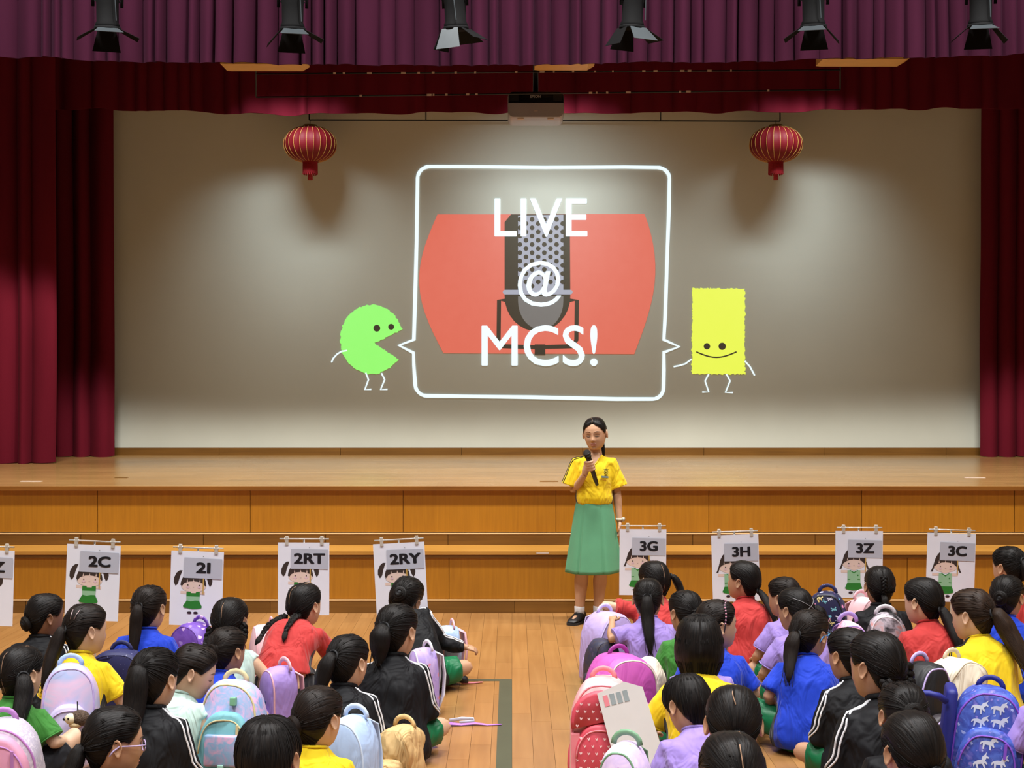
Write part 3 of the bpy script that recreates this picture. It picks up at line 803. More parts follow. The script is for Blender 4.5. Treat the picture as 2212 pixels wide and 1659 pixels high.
def head_mesh(mb, M, na=44, nz=30, ears=True):
    zs = [0.105 - 0.209 * (1 - math.cos(math.pi * (i / (nz - 6)))) / 2 for i in range(nz - 5)] + [-0.108, -0.114, -0.135, -0.165, -0.198]
    ph = [2 * math.pi * j / na for j in range(na)]
    ph = [p - 0.42 * math.sin(p) for p in ph]
    rings = [[M @ head_pt(z, p) for p in ph] for z in zs]
    mb.loft(rings)
    if ears:
        for s in (-1, 1):
            E = M @ Matrix.Translation((s * 0.0755, -0.008, -0.004)) @ Matrix.Rotation(math.radians(-s * 24), 4, 'Z') @ Matrix.Rotation(math.radians(12), 4, 'X')
            outer = []; n = 14
            for j in range(n):
                a = 2 * math.pi * j / n
                outer.append((0.0155 * math.cos(a) * (1.0 if math.sin(a) > -0.2 else 0.75), 0.030 * math.sin(a)))
            def ring(sc, x, dy=0): return [E @ Vector((s * x, -y_ * sc + dy, z_ * sc)) for y_, z_ in outer]
            mb.loft([ring(0.75, -0.004), ring(1.0, 0.004), ring(1.02, 0.009), ring(0.86, 0.0115), ring(0.70, 0.0065), ring(0.3, 0.004, 0.004)])

def strand_uv(me, T, vals=None):
    """u runs round the gathering point T, so that strands converge on it"""
    uv = me.uv_layers.new(name='UVMap')
    n = len(me.loops); li = np.zeros(n, dtype=np.int32); me.loops.foreach_get('vertex_index', li)
    co = np.zeros(len(me.vertices) * 3); me.vertices.foreach_get('co', co); co = co.reshape(-1, 3)
    d = co - np.array(T)
    ax = np.array(T) / np.linalg.norm(T)
    e1 = np.cross(ax, [0, 0, 1.0]) if abs(ax[2]) < 0.95 else np.array([1.0, 0, 0]); e1 /= np.linalg.norm(e1); e2 = np.cross(ax, e1)
    a = np.arctan2(d @ e1, d @ e2) / math.pi; r = np.linalg.norm(d, axis=1) * 6
    u = np.stack([a[li], r[li]], 1)
    uv.data.foreach_set('uv', u.astype(np.float32).ravel())

def tube_uv(me, nring, n):
    uv = me.uv_layers.new(name='UVMap')
    li = np.zeros(len(me.loops), dtype=np.int32); me.loops.foreach_get('vertex_index', li)
    j = li % n; i = li // n
    a = np.abs((j / n) * 2 - 1)
    uv.data.foreach_set('uv', np.stack([a * 1.0, i / max(1, nring) * 2], 1).astype(np.float32).ravel())

HL_TIED = ([0, 25, 45, 62, 74, 84, 98, 108, 122, 145, 180], [0.066, 0.064, 0.052, 0.030, 0.010, 0.018, 0.020, -0.010, -0.050, -0.082, -0.088])
HL_BOB = ([0, 20, 38, 50, 62, 80, 100, 130, 180], [0.020, 0.018, 0.000, -0.060, -0.098, -0.118, -0.128, -0.135, -0.138])
HL_FRINGE = ([0, 25, 45, 58, 72, 84, 98, 108, 122, 145, 180], [0.026, 0.024, 0.018, 0.0, -0.02, -0.004, 0.020, -0.010, -0.050, -0.082, -0.088])
def hair_cap(name, mtl, parent, M, line, T, thick=0.012, puff=0.0, edge=0.002, seed=0, nt=18, na=72, droop=0.0):
    mb = MB(); rings = []
    top = 0.105
    for i in range(nt + 1):
        t = i / nt; r = []
        for j in range(na):
            phi = 2 * math.pi * j / na
            deg = abs((math.degrees(phi) + 180) % 360 - 180)
            hz = float(np.interp(deg, line[0], line[1]))
            g = 1 - math.cos(t * math.pi / 2) if t < 1 else 1
            g = 0.5 * g + 0.5 * t * t if False else g
            z = top - (top - hz) * g
            e = edge + (thick - edge) * min(1, (1 - t) * 4) ** 0.6
            e += puff * max(0, min(1, (0.03 - z) / 0.10)) * min(1, (1 - t) * 6)
            e *= 1 + 0.12 * noise.noise(Vector((math.sin(phi) * 3, math.cos(phi) * 3 + seed, z * 25)))
            p = head_pt(max(z, -0.105), phi, max(e, 0.004)) if z > -0.06 else head_pt(-0.06, phi, max(e, 0.004))
            zz = z + e * max(0, (z / top)) ** 2
            if z < -0.045: q_ = 1 - 2.3 * (-0.045 - z); p = Vector((p.x * q_, p.y * q_, p.z))
            r.append(Vector((p.x, p.y, zz)))
        rings.append(r)
    n0 = len(rings)
    # turn the edge inwards so that the hair has thickness
    rings.append([Vector((p.x * 0.93, p.y * 0.93, p.z + 0.002)) for p in rings[-1]])
    mb.loft(rings)
    me = mb.mesh(name)
    strand_uv(me, T)
    me.transform(M)
    me.materials.append(mtl); me.polygons.foreach_set('use_smooth', [True] * len(me.polygons)); me.update()
    return link(name, me, parent)

def strands(cap, mtl, parent, M, line, T, n, seed, radial=False):
    from mathutils.bvhtree import BVHTree
    me = cap.data
    bv = BVHTree.FromPolygons([v.co.copy() for v in me.vertices], [tuple(q.vertices) for q in me.polygons])
    rr = random.Random(seed); mb = MB(); Tw = M @ Vector(T); cen = M @ Vector((0, -0.01, 0.0))
    K = 9
    for i in range(n):
        ph = rr.uniform(-180, 180); hz = float(np.interp(abs(ph), line[0], line[1]))
        p0 = M @ head_pt(max(hz + rr.uniform(0.0, 0.02), -0.06), math.radians(ph), 0.006)
        if hz < -0.06: p0 = p0 + (M.to_3x3() @ Vector((0, 0, hz + 0.06)))
        pts = []; d0 = p0 - cen; d1 = Tw - cen; lift = rr.uniform(0.0002, 0.0022)
        for j in range(K):
            t = j / (K - 1); a_ = d0.normalized().lerp(d1.normalized(), t)
            if a_.length < 0.05: continue
            q = cen + a_.normalized() * (d0.length * (1 - t) + d1.length * t + 0.02)
            l_, n_, i_, d_ = bv.find_nearest(q)
            pts.append(l_ + n_ * (lift * math.sin(math.pi * (0.15 + 0.8 * t)) + 0.0004))
        if len(pts) > 3:
            mb.tube(pts, [0.0007 + 0.0011 * math.sin(math.pi * (j + 0.5) / len(pts)) for j in range(len(pts))], 4)
    m_ = mb.mesh('hair_strands'); tube_uv(m_, K, 4); m_.materials.append(mtl)
    m_.polygons.foreach_set('use_smooth', [True] * len(m_.polygons))
    o = link('hair_strands', m_, parent); o['kind'] = 'stuff'
    return o

def soft_tube(name, path, rad, mtl, parent, n=14, flat=0.75, ridge=0.05):
    mb = MB().tube(path, rad, n, flat=flat, ridge=ridge)
    me = mb.mesh(name); tube_uv(me, len(path), n)
    me.materials.append(mtl); me.polygons.foreach_set('use_smooth', [True] * len(me.polygons))
    return link(name, me, parent)

def braid_mesh(path, r, turns):
    """three strands woven along a path"""
    mb = MB(); P_ = [Vector(p) for p in path]
    seg = [0]
    for a, b in zip(P_[:-1], P_[1:]): seg.append(seg[-1] + (b - a).length)
    L = seg[-1]
    def at(t):
        s = t * L
        for i in range(len(seg) - 1):
            if s <= seg[i + 1] + 1e-9:
                return P_[i].lerp(P_[i + 1], (s - seg[i]) / max(1e-9, seg[i + 1] - seg[i])), (P_[i + 1] - P_[i]).normalized()
        return P_[-1], (P_[-1] - P_[-2]).normalized()
    n = int(turns * 12)
    for k in range(3):
        pts, rad = [], []
        for i in range(n + 1):
            t = i / n; p, d = at(t)
            a = Vector((1, 0, 0)); a = (a - d * a.dot(d)).normalized(); c = d.cross(a)
            ph = 2 * math.pi * (t * turns + k / 3)
            tp = 1 - 0.45 * t
            pts.append(p + a * math.sin(ph) * r * 0.85 * tp + c * math.sin(2 * ph) * r * 0.42 * tp); rad.append(r * 0.62 * tp)
        mb.tube(pts, rad, 7)
    return mb

def smooth_path(pts, n=14):
    """Catmull-Rom through the points"""
    p = [Vector(q) for q in pts]; p = [p[0] * 2 - p[1]] + p + [p[-1] * 2 - p[-2]]
    out = []; m = len(p) - 3
    for i in range(m):
        for k in range(n // m + 1):
            t = k / (n // m + 1); a, b, c, d = p[i:i + 4]
            out.append(0.5 * ((2 * b) + (c - a) * t + (2 * a - 5 * b + 4 * c - d) * t * t + (-a + 3 * b - 3 * c + d) * t ** 3))
    out.append(p[-2]); return out

def hand_mesh(mb, wrist, d, nrm, k=1.0, curl=35, thumb=1):
    """palm, four bent fingers of unequal length and a thumb; d points to the fingertips, nrm out of the back of the hand"""
    d = Vector(d).normalized(); nrm = Vector(nrm); nrm = (nrm - d * nrm.dot(d)).normalized(); s = d.cross(nrm)
    wv = Vector(wrist)
    rings = []
    for (t, hx, hy) in ((-0.012, 0.021, 0.017), (0.01, 0.024, 0.016), (0.035, 0.032, 0.014), (0.058, 0.033, 0.012), (0.066, 0.028, 0.008)):
        rings.append([wv + d * t * k + s * math.cos(2 * math.pi * j / 12) * hx * k + nrm * math.sin(2 * math.pi * j / 12) * hy * k for j in range(12)])
    mb.loft(rings)
    for i, (off, ln) in enumerate(((-0.024, 0.046), (-0.008, 0.056), (0.008, 0.060), (0.023, 0.053))):
        p = wv + d * 0.058 * k + s * off * k * thumb; dd = d.copy(); pts = [p - d * 0.01]; pts.append(p)
        for q in range(3):
            R = Matrix.Rotation(math.radians(-curl * (0.6 + 0.3 * q)), 3, s); dd = (R @ dd)
            p = p + dd * ln * k * (0.42, 0.32, 0.26)[q]; pts.append(p)
        mb.tube(pts, [0.0082 * k, 0.0085 * k, 0.0078 * k, 0.007 * k, 0.0055 * k], 8)
    p = wv + d * 0.012 * k + s * 0.024 * k * thumb
    mb.tube([p, p + (s * thumb * 0.02 + d * 0.018 - nrm * 0.006) * k, p + (s * thumb * 0.026 + d * 0.042 - nrm * 0.014) * k, p + (s * thumb * 0.020 + d * 0.060 - nrm * 0.018) * k],
            [0.013 * k, 0.011 * k, 0.009 * k, 0.006 * k], 8)

def finish(me, mats, wr=0.0, seed=0, sc=9.0, idx=None):
    """materials, small cloth wrinkles, smooth shading"""
    for m in mats: me.materials.append(m)
    n = len(me.vertices)
    co = np.zeros(n * 3, dtype=np.float32); me.vertices.foreach_get('co', co); co = co.reshape(-1, 3)
    if wr:
        no = np.zeros(n * 3, dtype=np.float32); me.vertices.foreach_get('normal', no); no = no.reshape(-1, 3)
        so = Vector((seed * 1.7, seed * 0.9, seed * 2.3))
        d = np.array([noise.noise(Vector((p[0] * sc, p[1] * sc, p[2] * sc * 0.55 + p[0] * 4)) + so) + 0.5 * noise.noise(Vector((p[0] * sc * 2.3 + p[2] * 9, p[1] * sc * 2.3, p[2] * sc)) + so) for p in co.tolist()], dtype=np.float32)
        co2 = co + no * (d * wr)[:, None]
        me.vertices.foreach_set('co', co2.ravel())
    if idx is not None:
        me.polygons.foreach_set('material_index', idx(co, me).astype(np.int32))
    me.polygons.foreach_set('use_smooth', [True] * len(me.polygons)); me.update()
    return me

def face_centers(me):
    c = np.zeros(len(me.polygons) * 3, dtype=np.float32); me.polygons.foreach_get('center', c); c = c.reshape(-1, 3)
    n = np.zeros(len(me.polygons) * 3, dtype=np.float32); me.polygons.foreach_get('normal', n); n = n.reshape(-1, 3)
    return c, n

def face_line(pts, M, off=0.0015):
    return [M @ Vector((x, face_y(x, z) + off, z)) for x, z in pts]

def face_parts(parent, M, look='open'):
    """eyes, eyebrows and mouth laid on the face"""
    for s in (-1, 1):
        br = [(s * x, 0.022 + 0.004 * math.sin(math.pi * (x - 0.014) / 0.036)) for x in np.linspace(0.014, 0.050, 8)]
        MB().tube(face_line(br, M, 0.0006), [0.001, 0.0020, 0.0024, 0.0024, 0.0022, 0.0018, 0.0014, 0.0008], 6).build('eyebrow', M_BROW, parent, True)
        if look == 'open':
            e = MB().ball((0, 0, 0), (0.0125, 0.004, 0.0055), 14, 8, M=M @ Matrix.Translation((s * 0.030, face_y(0.030, 0.0) - 0.0012, -0.001)) @ Matrix.Rotation(s * -0.30, 4, 'Z')).build('eye', M_EYEW, parent, True)
            MB().ball((0, 0, 0), (0.0052, 0.0035, 0.0054), 12, 8, M=M @ Matrix.Translation((s * 0.030 + 0.0, face_y(0.030, 0.0) + 0.0012, -0.001))).build('iris', M_IRIS, e, True)
            up = [(s * x, 0.0045 + 0.0025 * math.sin(math.pi * (x - 0.016) / 0.029)) for x in np.linspace(0.016, 0.045, 8)]
        else:
            up = [(s * x, -0.006 - 0.003 * math.sin(math.pi * (x - 0.016) / 0.03)) for x in np.linspace(0.016, 0.046, 8)]
            lid = [(s * x, 0.004 + 0.003 * math.sin(math.pi * (x - 0.016) / 0.03)) for x in np.linspace(0.016, 0.046, 8)]
            MB().tube(face_line(lid, M, 0.0002), 0.0007, 5).build('eyelid_crease', M_BROW, parent, True)
        MB().tube(face_line(up, M, 0.0012), [0.0008, 0.0015, 0.0018, 0.002, 0.002, 0.0018, 0.0014, 0.0008], 6).build('eyelashes', M_LASH, parent, True)
    up = [(x, -0.0605 + 0.0022 * math.cos(abs(x) / 0.021 * math.pi / 2) - 0.0018 * g2(x, 0.004)) for x in np.linspace(-0.021, 0.021, 13)]
    lo = [(x, -0.0675 - 0.0026 * math.cos(x / 0.02 * math.pi / 2)) for x in np.linspace(-0.018, 0.018, 11)]
    mb = MB().tube(face_line(up, M, -0.0012), [0.0006] + [0.0030] * 11 + [0.0006], 6).tube(face_line(lo, M, -0.0014), [0.0006] + [0.0038] * 9 + [0.0006], 6)
    mb.build('lips', M_LIP, parent, True)
    for s in (-1, 1):
        MB().ball((0, 0, 0), (0.0026, 0.0018, 0.0016), 8, 6, M=M @ Matrix.Translation((s * 0.0058, face_y(s * 0.0058, -0.0425) + 0.0002, -0.0425))).build('nostril', M_LASH, parent, True)


# ------------------------------------------------------------------ seated child
def ell(c, rt, fw, up, rx, ry, n=20, p=1.0):
    """elliptical ring round c in the plane of rt and fw"""
    return [c + rt * (rx * math.copysign(abs(math.cos(2 * math.pi * j / n)) ** p, math.cos(2 * math.pi * j / n))) +
            fw * (ry * math.copysign(abs(math.sin(2 * math.pi * j / n)) ** p, math.sin(2 * math.pi * j / n))) for j in range(n)]

PEOPLE = []
def child(px, top, w, label, shirt='lilac', yaw=0, lean=14, side=0, hy=0, hp=-6, hr=0, hair='pony', hcol=None, skin=0, bottom='green', armL='lap', armR='lap', legs='cross',
          tie=(0, -0.098, 0.02), tail=0.26, tr=0.026, sway=(0, 0, 0), part=None, face=None, stripes=None, extra=None, seed=None, glasses=None, shoes=True, tails=None, clip=False, voxel=0.011, gap=None, skirt=False, lift=0.0, k=None):
    seed = seed if seed is not None else len(PEOPLE) + 1
    hcol = hcol or H_BLACK
    a, b = math.radians(lean), math.radians(side)
    # spine
    Sp = [Vector((0, 0, 0.10 + lift))]; dirs = []
    for ln, q in ((0.10, 0.25), (0.12, 0.8), (0.13, 1.25), (0.055, 1.2)):
        d = Vector((math.sin(b * q), math.sin(a * q), math.cos(a * q) * math.cos(b * q))).normalized()
        dirs.append(d); Sp.append(Sp[-1] + d * ln)
    nd = (dirs[-1] * 0.45 + Vector((0, 0, 0.55))).normalized()
    # head: tilt about its joint at the top of the neck
    R = Matrix.Rotation(-math.radians(hy), 4, 'Z') @ Matrix.Rotation(math.radians(hp), 4, 'X') @ Matrix.Rotation(math.radians(hr), 4, 'Y')
    joint = Sp[4] + nd * 0.024
    HM = Matrix.Translation(joint) @ R @ Matrix.Scale(1.13, 4) @ Matrix.Translation((0, 0.018, 0.075))
    topz = max((HM @ head_pt(z, p)).z for z in (0.105, 0.09, 0.07) for p in (0, 1, 2, 3.14, 4, 5)) + 0.012
    hc = HM @ Vector((0, 0, 0.03))
    # size from the breadth of the head in view, then place so that the head shows where it should
    hb_ = 0.197 + 0.026 * abs(math.sin(math.radians(yaw + hy))) + (0.03 if hair == 'bob' else 0)
    r_ = w / (hb_ * (top - HORIZON)); k = k or max(0.86, min(1.06, 1.8 * r_ / (1 + topz * r_)))
    ry = -math.radians(yaw)
    RZ = Matrix.Rotation(ry, 3, 'Z')
    D = depth_for(top, topz * k)
    hcw = RZ @ (hc * k)
    X = P(px, top, D).x
    root = thing('person', label, 'person', (X - hcw.x, D - hcw.y, 0), ry, 'children sitting on the hall floor')
    root.scale = (k, k, k)
    PEOPLE.append((label, round(D, 2), round(k, 2), root))
    sk = SKINS[skin]
    def frame(i):
        d = dirs[min(i, 3)]; rt = (Vector((1, 0, 0)) - d * d.x).normalized(); return rt, d.cross(rt) * 1.0
    def torso(mb, add, short=False):
        seq = [(0, -0.78, 0.150, 0.112), (0, -0.3, 0.168, 0.126), (0, 0.4, 0.156, 0.116), (1, 0.0, 0.142, 0.106), (1, 0.5, 0.140, 0.104), (2, 0.0, 0.145, 0.104), (2, 0.4, 0.148, 0.100), (2, 0.7, 0.138, 0.094), (2, 0.95, 0.110, 0.082), (3, 0.35, 0.078, 0.067), (3, 0.85, 0.056, 0.054)]
        lens = (0.10, 0.12, 0.13, 0.055); rings = []
        if short: seq = seq[2:]
        for (i, t, rx, ry_) in seq:
            rt, fw = frame(i); c = Sp[i] + dirs[i] * lens[i] * t
            if i == 3: rx += add * 0.45 - add; ry_ += add * 0.45 - add
            if i == 0 and add > 0: rx += 0.012; ry_ += 0.014
            rings.append(ell(c, rt, fw, dirs[i], rx + add, ry_ + add, 22, 0.9))
        mb.loft(rings)
    rt3, fw3 = frame(3)
    shp = {}
    arms = {}
    for s, spec in ((-1, armL), (1, armR)):
        sp = Sp[3] + rt3 * (s * 0.124) - dirs[3] * 0.034
        if spec == 'lap': e = sp + Vector((s * 0.055, 0.015, -0.190)); wv = Vector((s * 0.075, 0.215 + 0.3 * math.sin(a) * 0.2, 0.165))
        elif spec == 'out': e = sp + Vector((s * 0.095, 0.03, -0.175)); wv = Vector((s * 0.20, 0.20, 0.20))
        elif spec == 'knee': e = sp + Vector((s * 0.07, 0.09, -0.165)); wv = Vector((s * 0.17, 0.30, 0.22))
        else: e, wv = Vector(spec[0]), Vector(spec[1])
        arms[s] = (sp, e, wv); shp[s] = sp
    LG = {'cross': ((0.075, 0.03, 0.105), (0.222, 0.195, 0.125), (-0.05, 0.255, 0.055)), 'up': ((0.07, 0.05, 0.10), (0.13, 0.26, 0.33), (0.09, 0.42, 0.06)),
          'wide': ((0.08, 0.04, 0.105), (0.30, 0.17, 0.17), (0.08, 0.33, 0.05)), 'kneel': ((0.07, 0.0, 0.12), (0.10, 0.27, 0.07), (0.09, 0.0, 0.045))}
    lg = LG[legs] if isinstance(legs, str) else None
    legp = {}
    for s in (-1, 1):
        if lg: h, kn, an = [Vector((s * q[0], q[1], q[2])) for q in lg]; h.z += lift * 0.8
        else: h, kn, an = [Vector(q) for q in legs[s]]
        if legs == 'cross' and s == 1: an = an + Vector((0, -0.055, 0.0))
        legp[s] = (h, kn, an)
    # ---- body
    mb = MB(); torso(mb, -0.012)
    mb.tube([Sp[3], Sp[4], joint + Vector((0, 0, 0.02))], [0.052, 0.049, 0.046], 14)
    for s in (-1, 1):
        sp, e, wv = arms[s]
        mb.tube([sp - rt3 * s * 0.03, sp.lerp(e, 0.15), sp.lerp(e, 0.5), e, e.lerp(wv, 0.3), wv, wv + (wv - e).normalized() * 0.02], [0.042, 0.040, 0.035, 0.030, 0.030, 0.021, 0.019], 12)
        h, kn, an = legp[s]
        fdir = (an - kn).normalized(); fdir = (Vector((fdir.x, fdir.y, 0)).normalized() if Vector((fdir.x, fdir.y, 0)).length > 0.2 else Vector((0, 1, 0)))
        mb.tube([h, h.lerp(kn, 0.5), kn, kn.lerp(an, 0.3), kn.lerp(an, 0.75), an], [0.072, 0.062, 0.048, 0.047, 0.034, 0.028], 12)
        mb.tube([an, an + fdir * 0.05 - Vector((0, 0, 0.01)), an + fdir * 0.11 - Vector((0, 0, 0.02))], [0.028, 0.027, 0.02], 10)
    me = remesh(mb, voxel, 3, 'body')
    finish(me, [sk])
    # head and hands have finer forms: joined into the same mesh
    hm = MB(); head_mesh(hm, HM)
    for s in (-1, 1):
        sp, e, wv = arms[s]; hand_mesh(hm, wv, (wv - e), Vector((s * 0.3, -0.2, 1)), 0.82, 38, -s)
    bm = bmesh.new(); bm.from_mesh(me)
    vs = [bm.verts.new(p) for p in hm.v]
    for q in hm.f:
        try: fq = bm.faces.new([vs[i] for i in q]); fq.smooth = True
        except ValueError: pass
    bmesh.ops.recalc_face_normals(bm, faces=bm.faces)
    bm.to_mesh(me); bm.free()
    body = link('body', me, root)
    # ---- shirt or jacket
    jk = shirt == 'jacket'
    mb = MB(); torso(mb, 0.012 if not jk else 0.018, skirt)
    for s in (-1, 1):
        sp, e, wv = arms[s]
        if jk:
            mb.tube([sp - rt3 * s * 0.05, sp, sp.lerp(e, 0.4), e, e.lerp(wv, 0.5), e.lerp(wv, 0.93)], [0.052, 0.059, 0.056, 0.051, 0.048, 0.037], 14)
        elif shirt == 'mint':
            mb.tube([sp - rt3 * s * 0.05, sp, sp.lerp(e, 0.12)], [0.05, 0.052, 0.05], 14)
        else:
            fr_ = min(0.80, 0.155 / (e - sp).length)
            mb.tube([sp - rt3 * s * 0.05, sp, sp.lerp(e, fr_ * 0.5), sp.lerp(e, fr_)], [0.048, 0.053, 0.056, 0.061], 14)
    sm = remesh(mb, 0.0115, 4, 'shirt')
    if shirt in ('yellow', 'red', 'blue', 'green', 'lilac'):
        nv = len(sm.vertices); co = np.zeros(nv * 3, dtype=np.float32); sm.vertices.foreach_get('co', co); co = co.reshape(-1, 3)
        zs = [q.z for q in Sp]; yy = co[:, 1] - np.interp(co[:, 2], zs, [q.y for q in Sp]); xx = np.abs(co[:, 0] - np.interp(co[:, 2], zs, [q.x for q in Sp]))
        ztop = Sp[3].z - 0.085
        wid = 0.010 + 0.062 * np.clip((ztop - co[:, 2]) / 0.28, 0, 1) ** 0.8
        val = np.minimum(np.minimum((wid - np.abs(yy - 0.006)) / 0.02, (ztop - co[:, 2]) / 0.02), np.minimum((xx - 0.075) / 0.02, (0.190 - xx) / 0.01))
        for s in (-1, 1):
            A_ = np.array(arms[s][0] + (arms[s][1] - arms[s][0]) * 0.25); B_ = np.array(arms[s][1]); ab = B_ - A_
            tt = np.clip(((co - A_) @ ab) / (ab @ ab), 0, 1); dd_ = np.linalg.norm(co - (A_ + tt[:, None] * ab), axis=1)
            val = np.minimum(val, (dd_ - 0.066) / 0.01)
        at = sm.attributes.new('panel', 'FLOAT', 'POINT'); at.data.foreach_set('value', val.astype(np.float32))
    cm = SH[shirt]
    finish(sm, [cm], 0.0075 if not jk else 0.0085, seed, 10.0)
    so_ = link('jacket' if jk else ('pinafore' if shirt == 'mint' else 'shirt'), sm, root)
    from mathutils.bvhtree import BVHTree
    bvh = BVHTree.FromPolygons([v.co.copy() for v in sm.vertices], [tuple(q.vertices) for q in sm.polygons]) if stripes else None
    def snap(p, off):
        l_, n_, i_, d_ = bvh.find_nearest(p); return l_ + n_ * off
    # collar
    cr = [Sp[4] - dirs[3] * 0.004 + rt3 * 0.056 * math.cos(t) + fw3 * 0.054 * math.sin(t) for t in np.linspace(0, 2 * math.pi, 21)]
    MB().tube(cr, 0.0075 if not jk else 0.012, 8).build('collar', cm, so_, True)
    if stripes:
        for s in ((-1, 1) if stripes == 'both' else ((-1,) if stripes == 'left' else (1,))):
            sp, e, wv = arms[s]
            for o_ in (-0.011, 0.011):
                pts = []
                ax = (e - sp).normalized(); outv = (rt3 * s + dirs[3] * 0.25 - fw3 * (0.85 if jk else 0.35)); outv = (outv - ax * outv.dot(ax)).normalized(); lat = ax.cross(outv)
                pts.append(Sp[4] + rt3 * s * 0.062 - dirs[3] * 0.002 - fw3 * (0.012 + o_)); pts.append(Sp[3] + rt3 * s * 0.098 + dirs[3] * 0.046 - fw3 * (0.012 + o_))
                for t, r_ in ((0.08, 0.064), (0.3, 0.0625), (0.55, 0.060 if jk else 0.0625), (0.78, 0.057 if jk else 0.064)): pts.append(sp.lerp(e, t) + outv * r_ + lat * o_)
                if jk:
                    ax2 = (wv - e).normalized(); ov2 = (outv - ax2 * outv.dot(ax2)).normalized(); la2 = ax2.cross(ov2)
                    for t, r_ in ((0.0, 0.054), (0.5, 0.050), (0.9, 0.042)): pts.append(e.lerp(wv, t) + ov2 * r_ + la2 * o_)
                MB().tube([snap(q, 0.0012) for q in smooth_path(pts, 34)], 0.0042 if jk else 0.0034, 6).build('sleeve_stripe', M_PIPING if jk else M_SIDEP, so_, True)
    if shirt != 'jacket' and shirt != 'mint':
        for s in (-1, 1):
            sp, e, wv = arms[s]; ax = (e - sp).normalized(); q = sp.lerp(e, min(0.80, 0.155 / (e - sp).length))
            u1 = ax.orthogonal().normalized(); u2 = ax.cross(u1)
            MB().tube([q - ax * 0.004 + u1 * 0.0565 * math.cos(t) + u2 * 0.0565 * math.sin(t) for t in np.linspace(0, 2 * math.pi, 19)], 0.0036, 6).build('sleeve_hem', cm, so_, True)
    # ---- shorts
    bmx = BOT[bottom]
    mb = MB(); rt0, fw0 = frame(0)
    mb.loft([ell(Vector((0, 0, z)), rt0, Vector((0, 1, 0)), None, rx, ry_, 20) for z, rx, ry_ in ((0.010, 0.13, 0.105), (0.03, 0.158, 0.122), (0.08 + lift, 0.158, 0.120), (0.13 + lift, 0.145, 0.108))])
    for s in (-1, 1):
        h, kn, an = legp[s]
        mb.tube([h, h.lerp(kn, 0.4), h.lerp(kn, 0.80)], [0.088, 0.084, 0.078], 14)
    if skirt: mb.loft([ell(Vector((0, 0.05, z)), Vector((1, 0, 0)), Vector((0, 1, 0)), None, rx, ry_, 24) for z, rx, ry_ in ((0.01, 0.19, 0.20), (0.05, 0.20, 0.20), (0.10 + lift, 0.185, 0.165), (0.155 + lift, 0.158, 0.125))])
    bo = remesh(mb, 0.014, 3, 'shorts'); finish(bo, [bmx], 0.007, seed + 3, 13.0)
    link('skirt' if skirt else 'shorts', bo, root)
    if shoes:
        for s in (-1, 1):
            h, kn, an = legp[s]
            fdir = (an - kn); fdir.z = 0
            fdir = fdir.normalized() if fdir.length > 0.05 else Vector((0, 1, 0))
            sv = Vector((-fdir.y, fdir.x, 0))
            sh = MB()
            pr = [(-0.055, 0.026, 0.02), (-0.045, 0.034, 0.045), (0.0, 0.034, 0.05), (0.05, 0.036, 0.036), (0.10, 0.036, 0.028), (0.135, 0.026, 0.020), (0.145, 0.012, 0.012)]
            base = max(an.z - 0.045, 0.004)
            sh.loft([[an + fdir * t + sv * rx * math.cos(2 * math.pi * j / 12) + Vector((0, 0, base - an.z + hz * (1 + math.sin(2 * math.pi * j / 12)))) for j in range(12)] for t, rx, hz in pr])
            sh.build('shoe', M_SHOE, root, True)
            MB().tube([an + (kn - an).normalized() * 0.02, an + (kn - an).normalized() * 0.075], [0.036, 0.036], 12).build('sock', M_SOCK, root, True)
    # ---- hair
    T = Vector(tie)
    if hair == 'bob':
        cap = hair_cap('hair', hcol, root, HM, HL_BOB, (0, -0.02, 0.16), 0.016, 0.012, 0.004, seed, 22)
    elif hair == 'short':
        cap = hair_cap('hair', hcol, root, HM, HL_FRINGE, (0, -0.03, 0.16), 0.015, 0.0, 0.003, seed)
    else:
        cap = hair_cap('hair', hcol, root, HM, HL_TIED, tuple(T if hair in ('pony', 'bun', 'knot') else (0, -0.11, -0.02)), 0.0125, 0.004, 0.002, seed)
    if hair == 'bob': strands(cap, hcol, root, HM, HL_BOB, (0, -0.02, 0.125), 90, seed)
    elif hair == 'short': strands(cap, hcol, root, HM, HL_FRINGE, (0, -0.03, 0.122), 80, seed)
    elif hair in ('pony', 'bun', 'knot'): strands(cap, hcol, root, HM, HL_TIED, tuple(T), 75, seed)
    else: strands(cap, hcol, root, HM, HL_TIED, (0, -0.11, -0.04) if hair != 'twins' else (0.08, -0.06, -0.01), 70, seed)
    from mathutils.bvhtree import BVHTree
    sb_ = BVHTree.FromPolygons([v.co.copy() for v in sm.vertices], [tuple(q.vertices) for q in sm.polygons])
    def outside(pts, r):
        o = []
        for i, p in enumerate(pts):
            rr_ = r if not hasattr(r, '__len__') else r[i]
            l_, n_, _, d_ = sb_.find_nearest(p)
            sd = (p - l_).dot(n_)
            o.append(l_ + n_ * (rr_ + 0.003) if (sd < rr_ + 0.003 and (d_ < 0.16)) else p)
        return o
    def back_y(z):
        zs = [q.z for q in Sp]; return float(np.interp(z, zs, [q.y for q in Sp])) - float(np.interp(z, zs, [0.13, 0.125, 0.118, 0.115, 0.075])) - 0.012
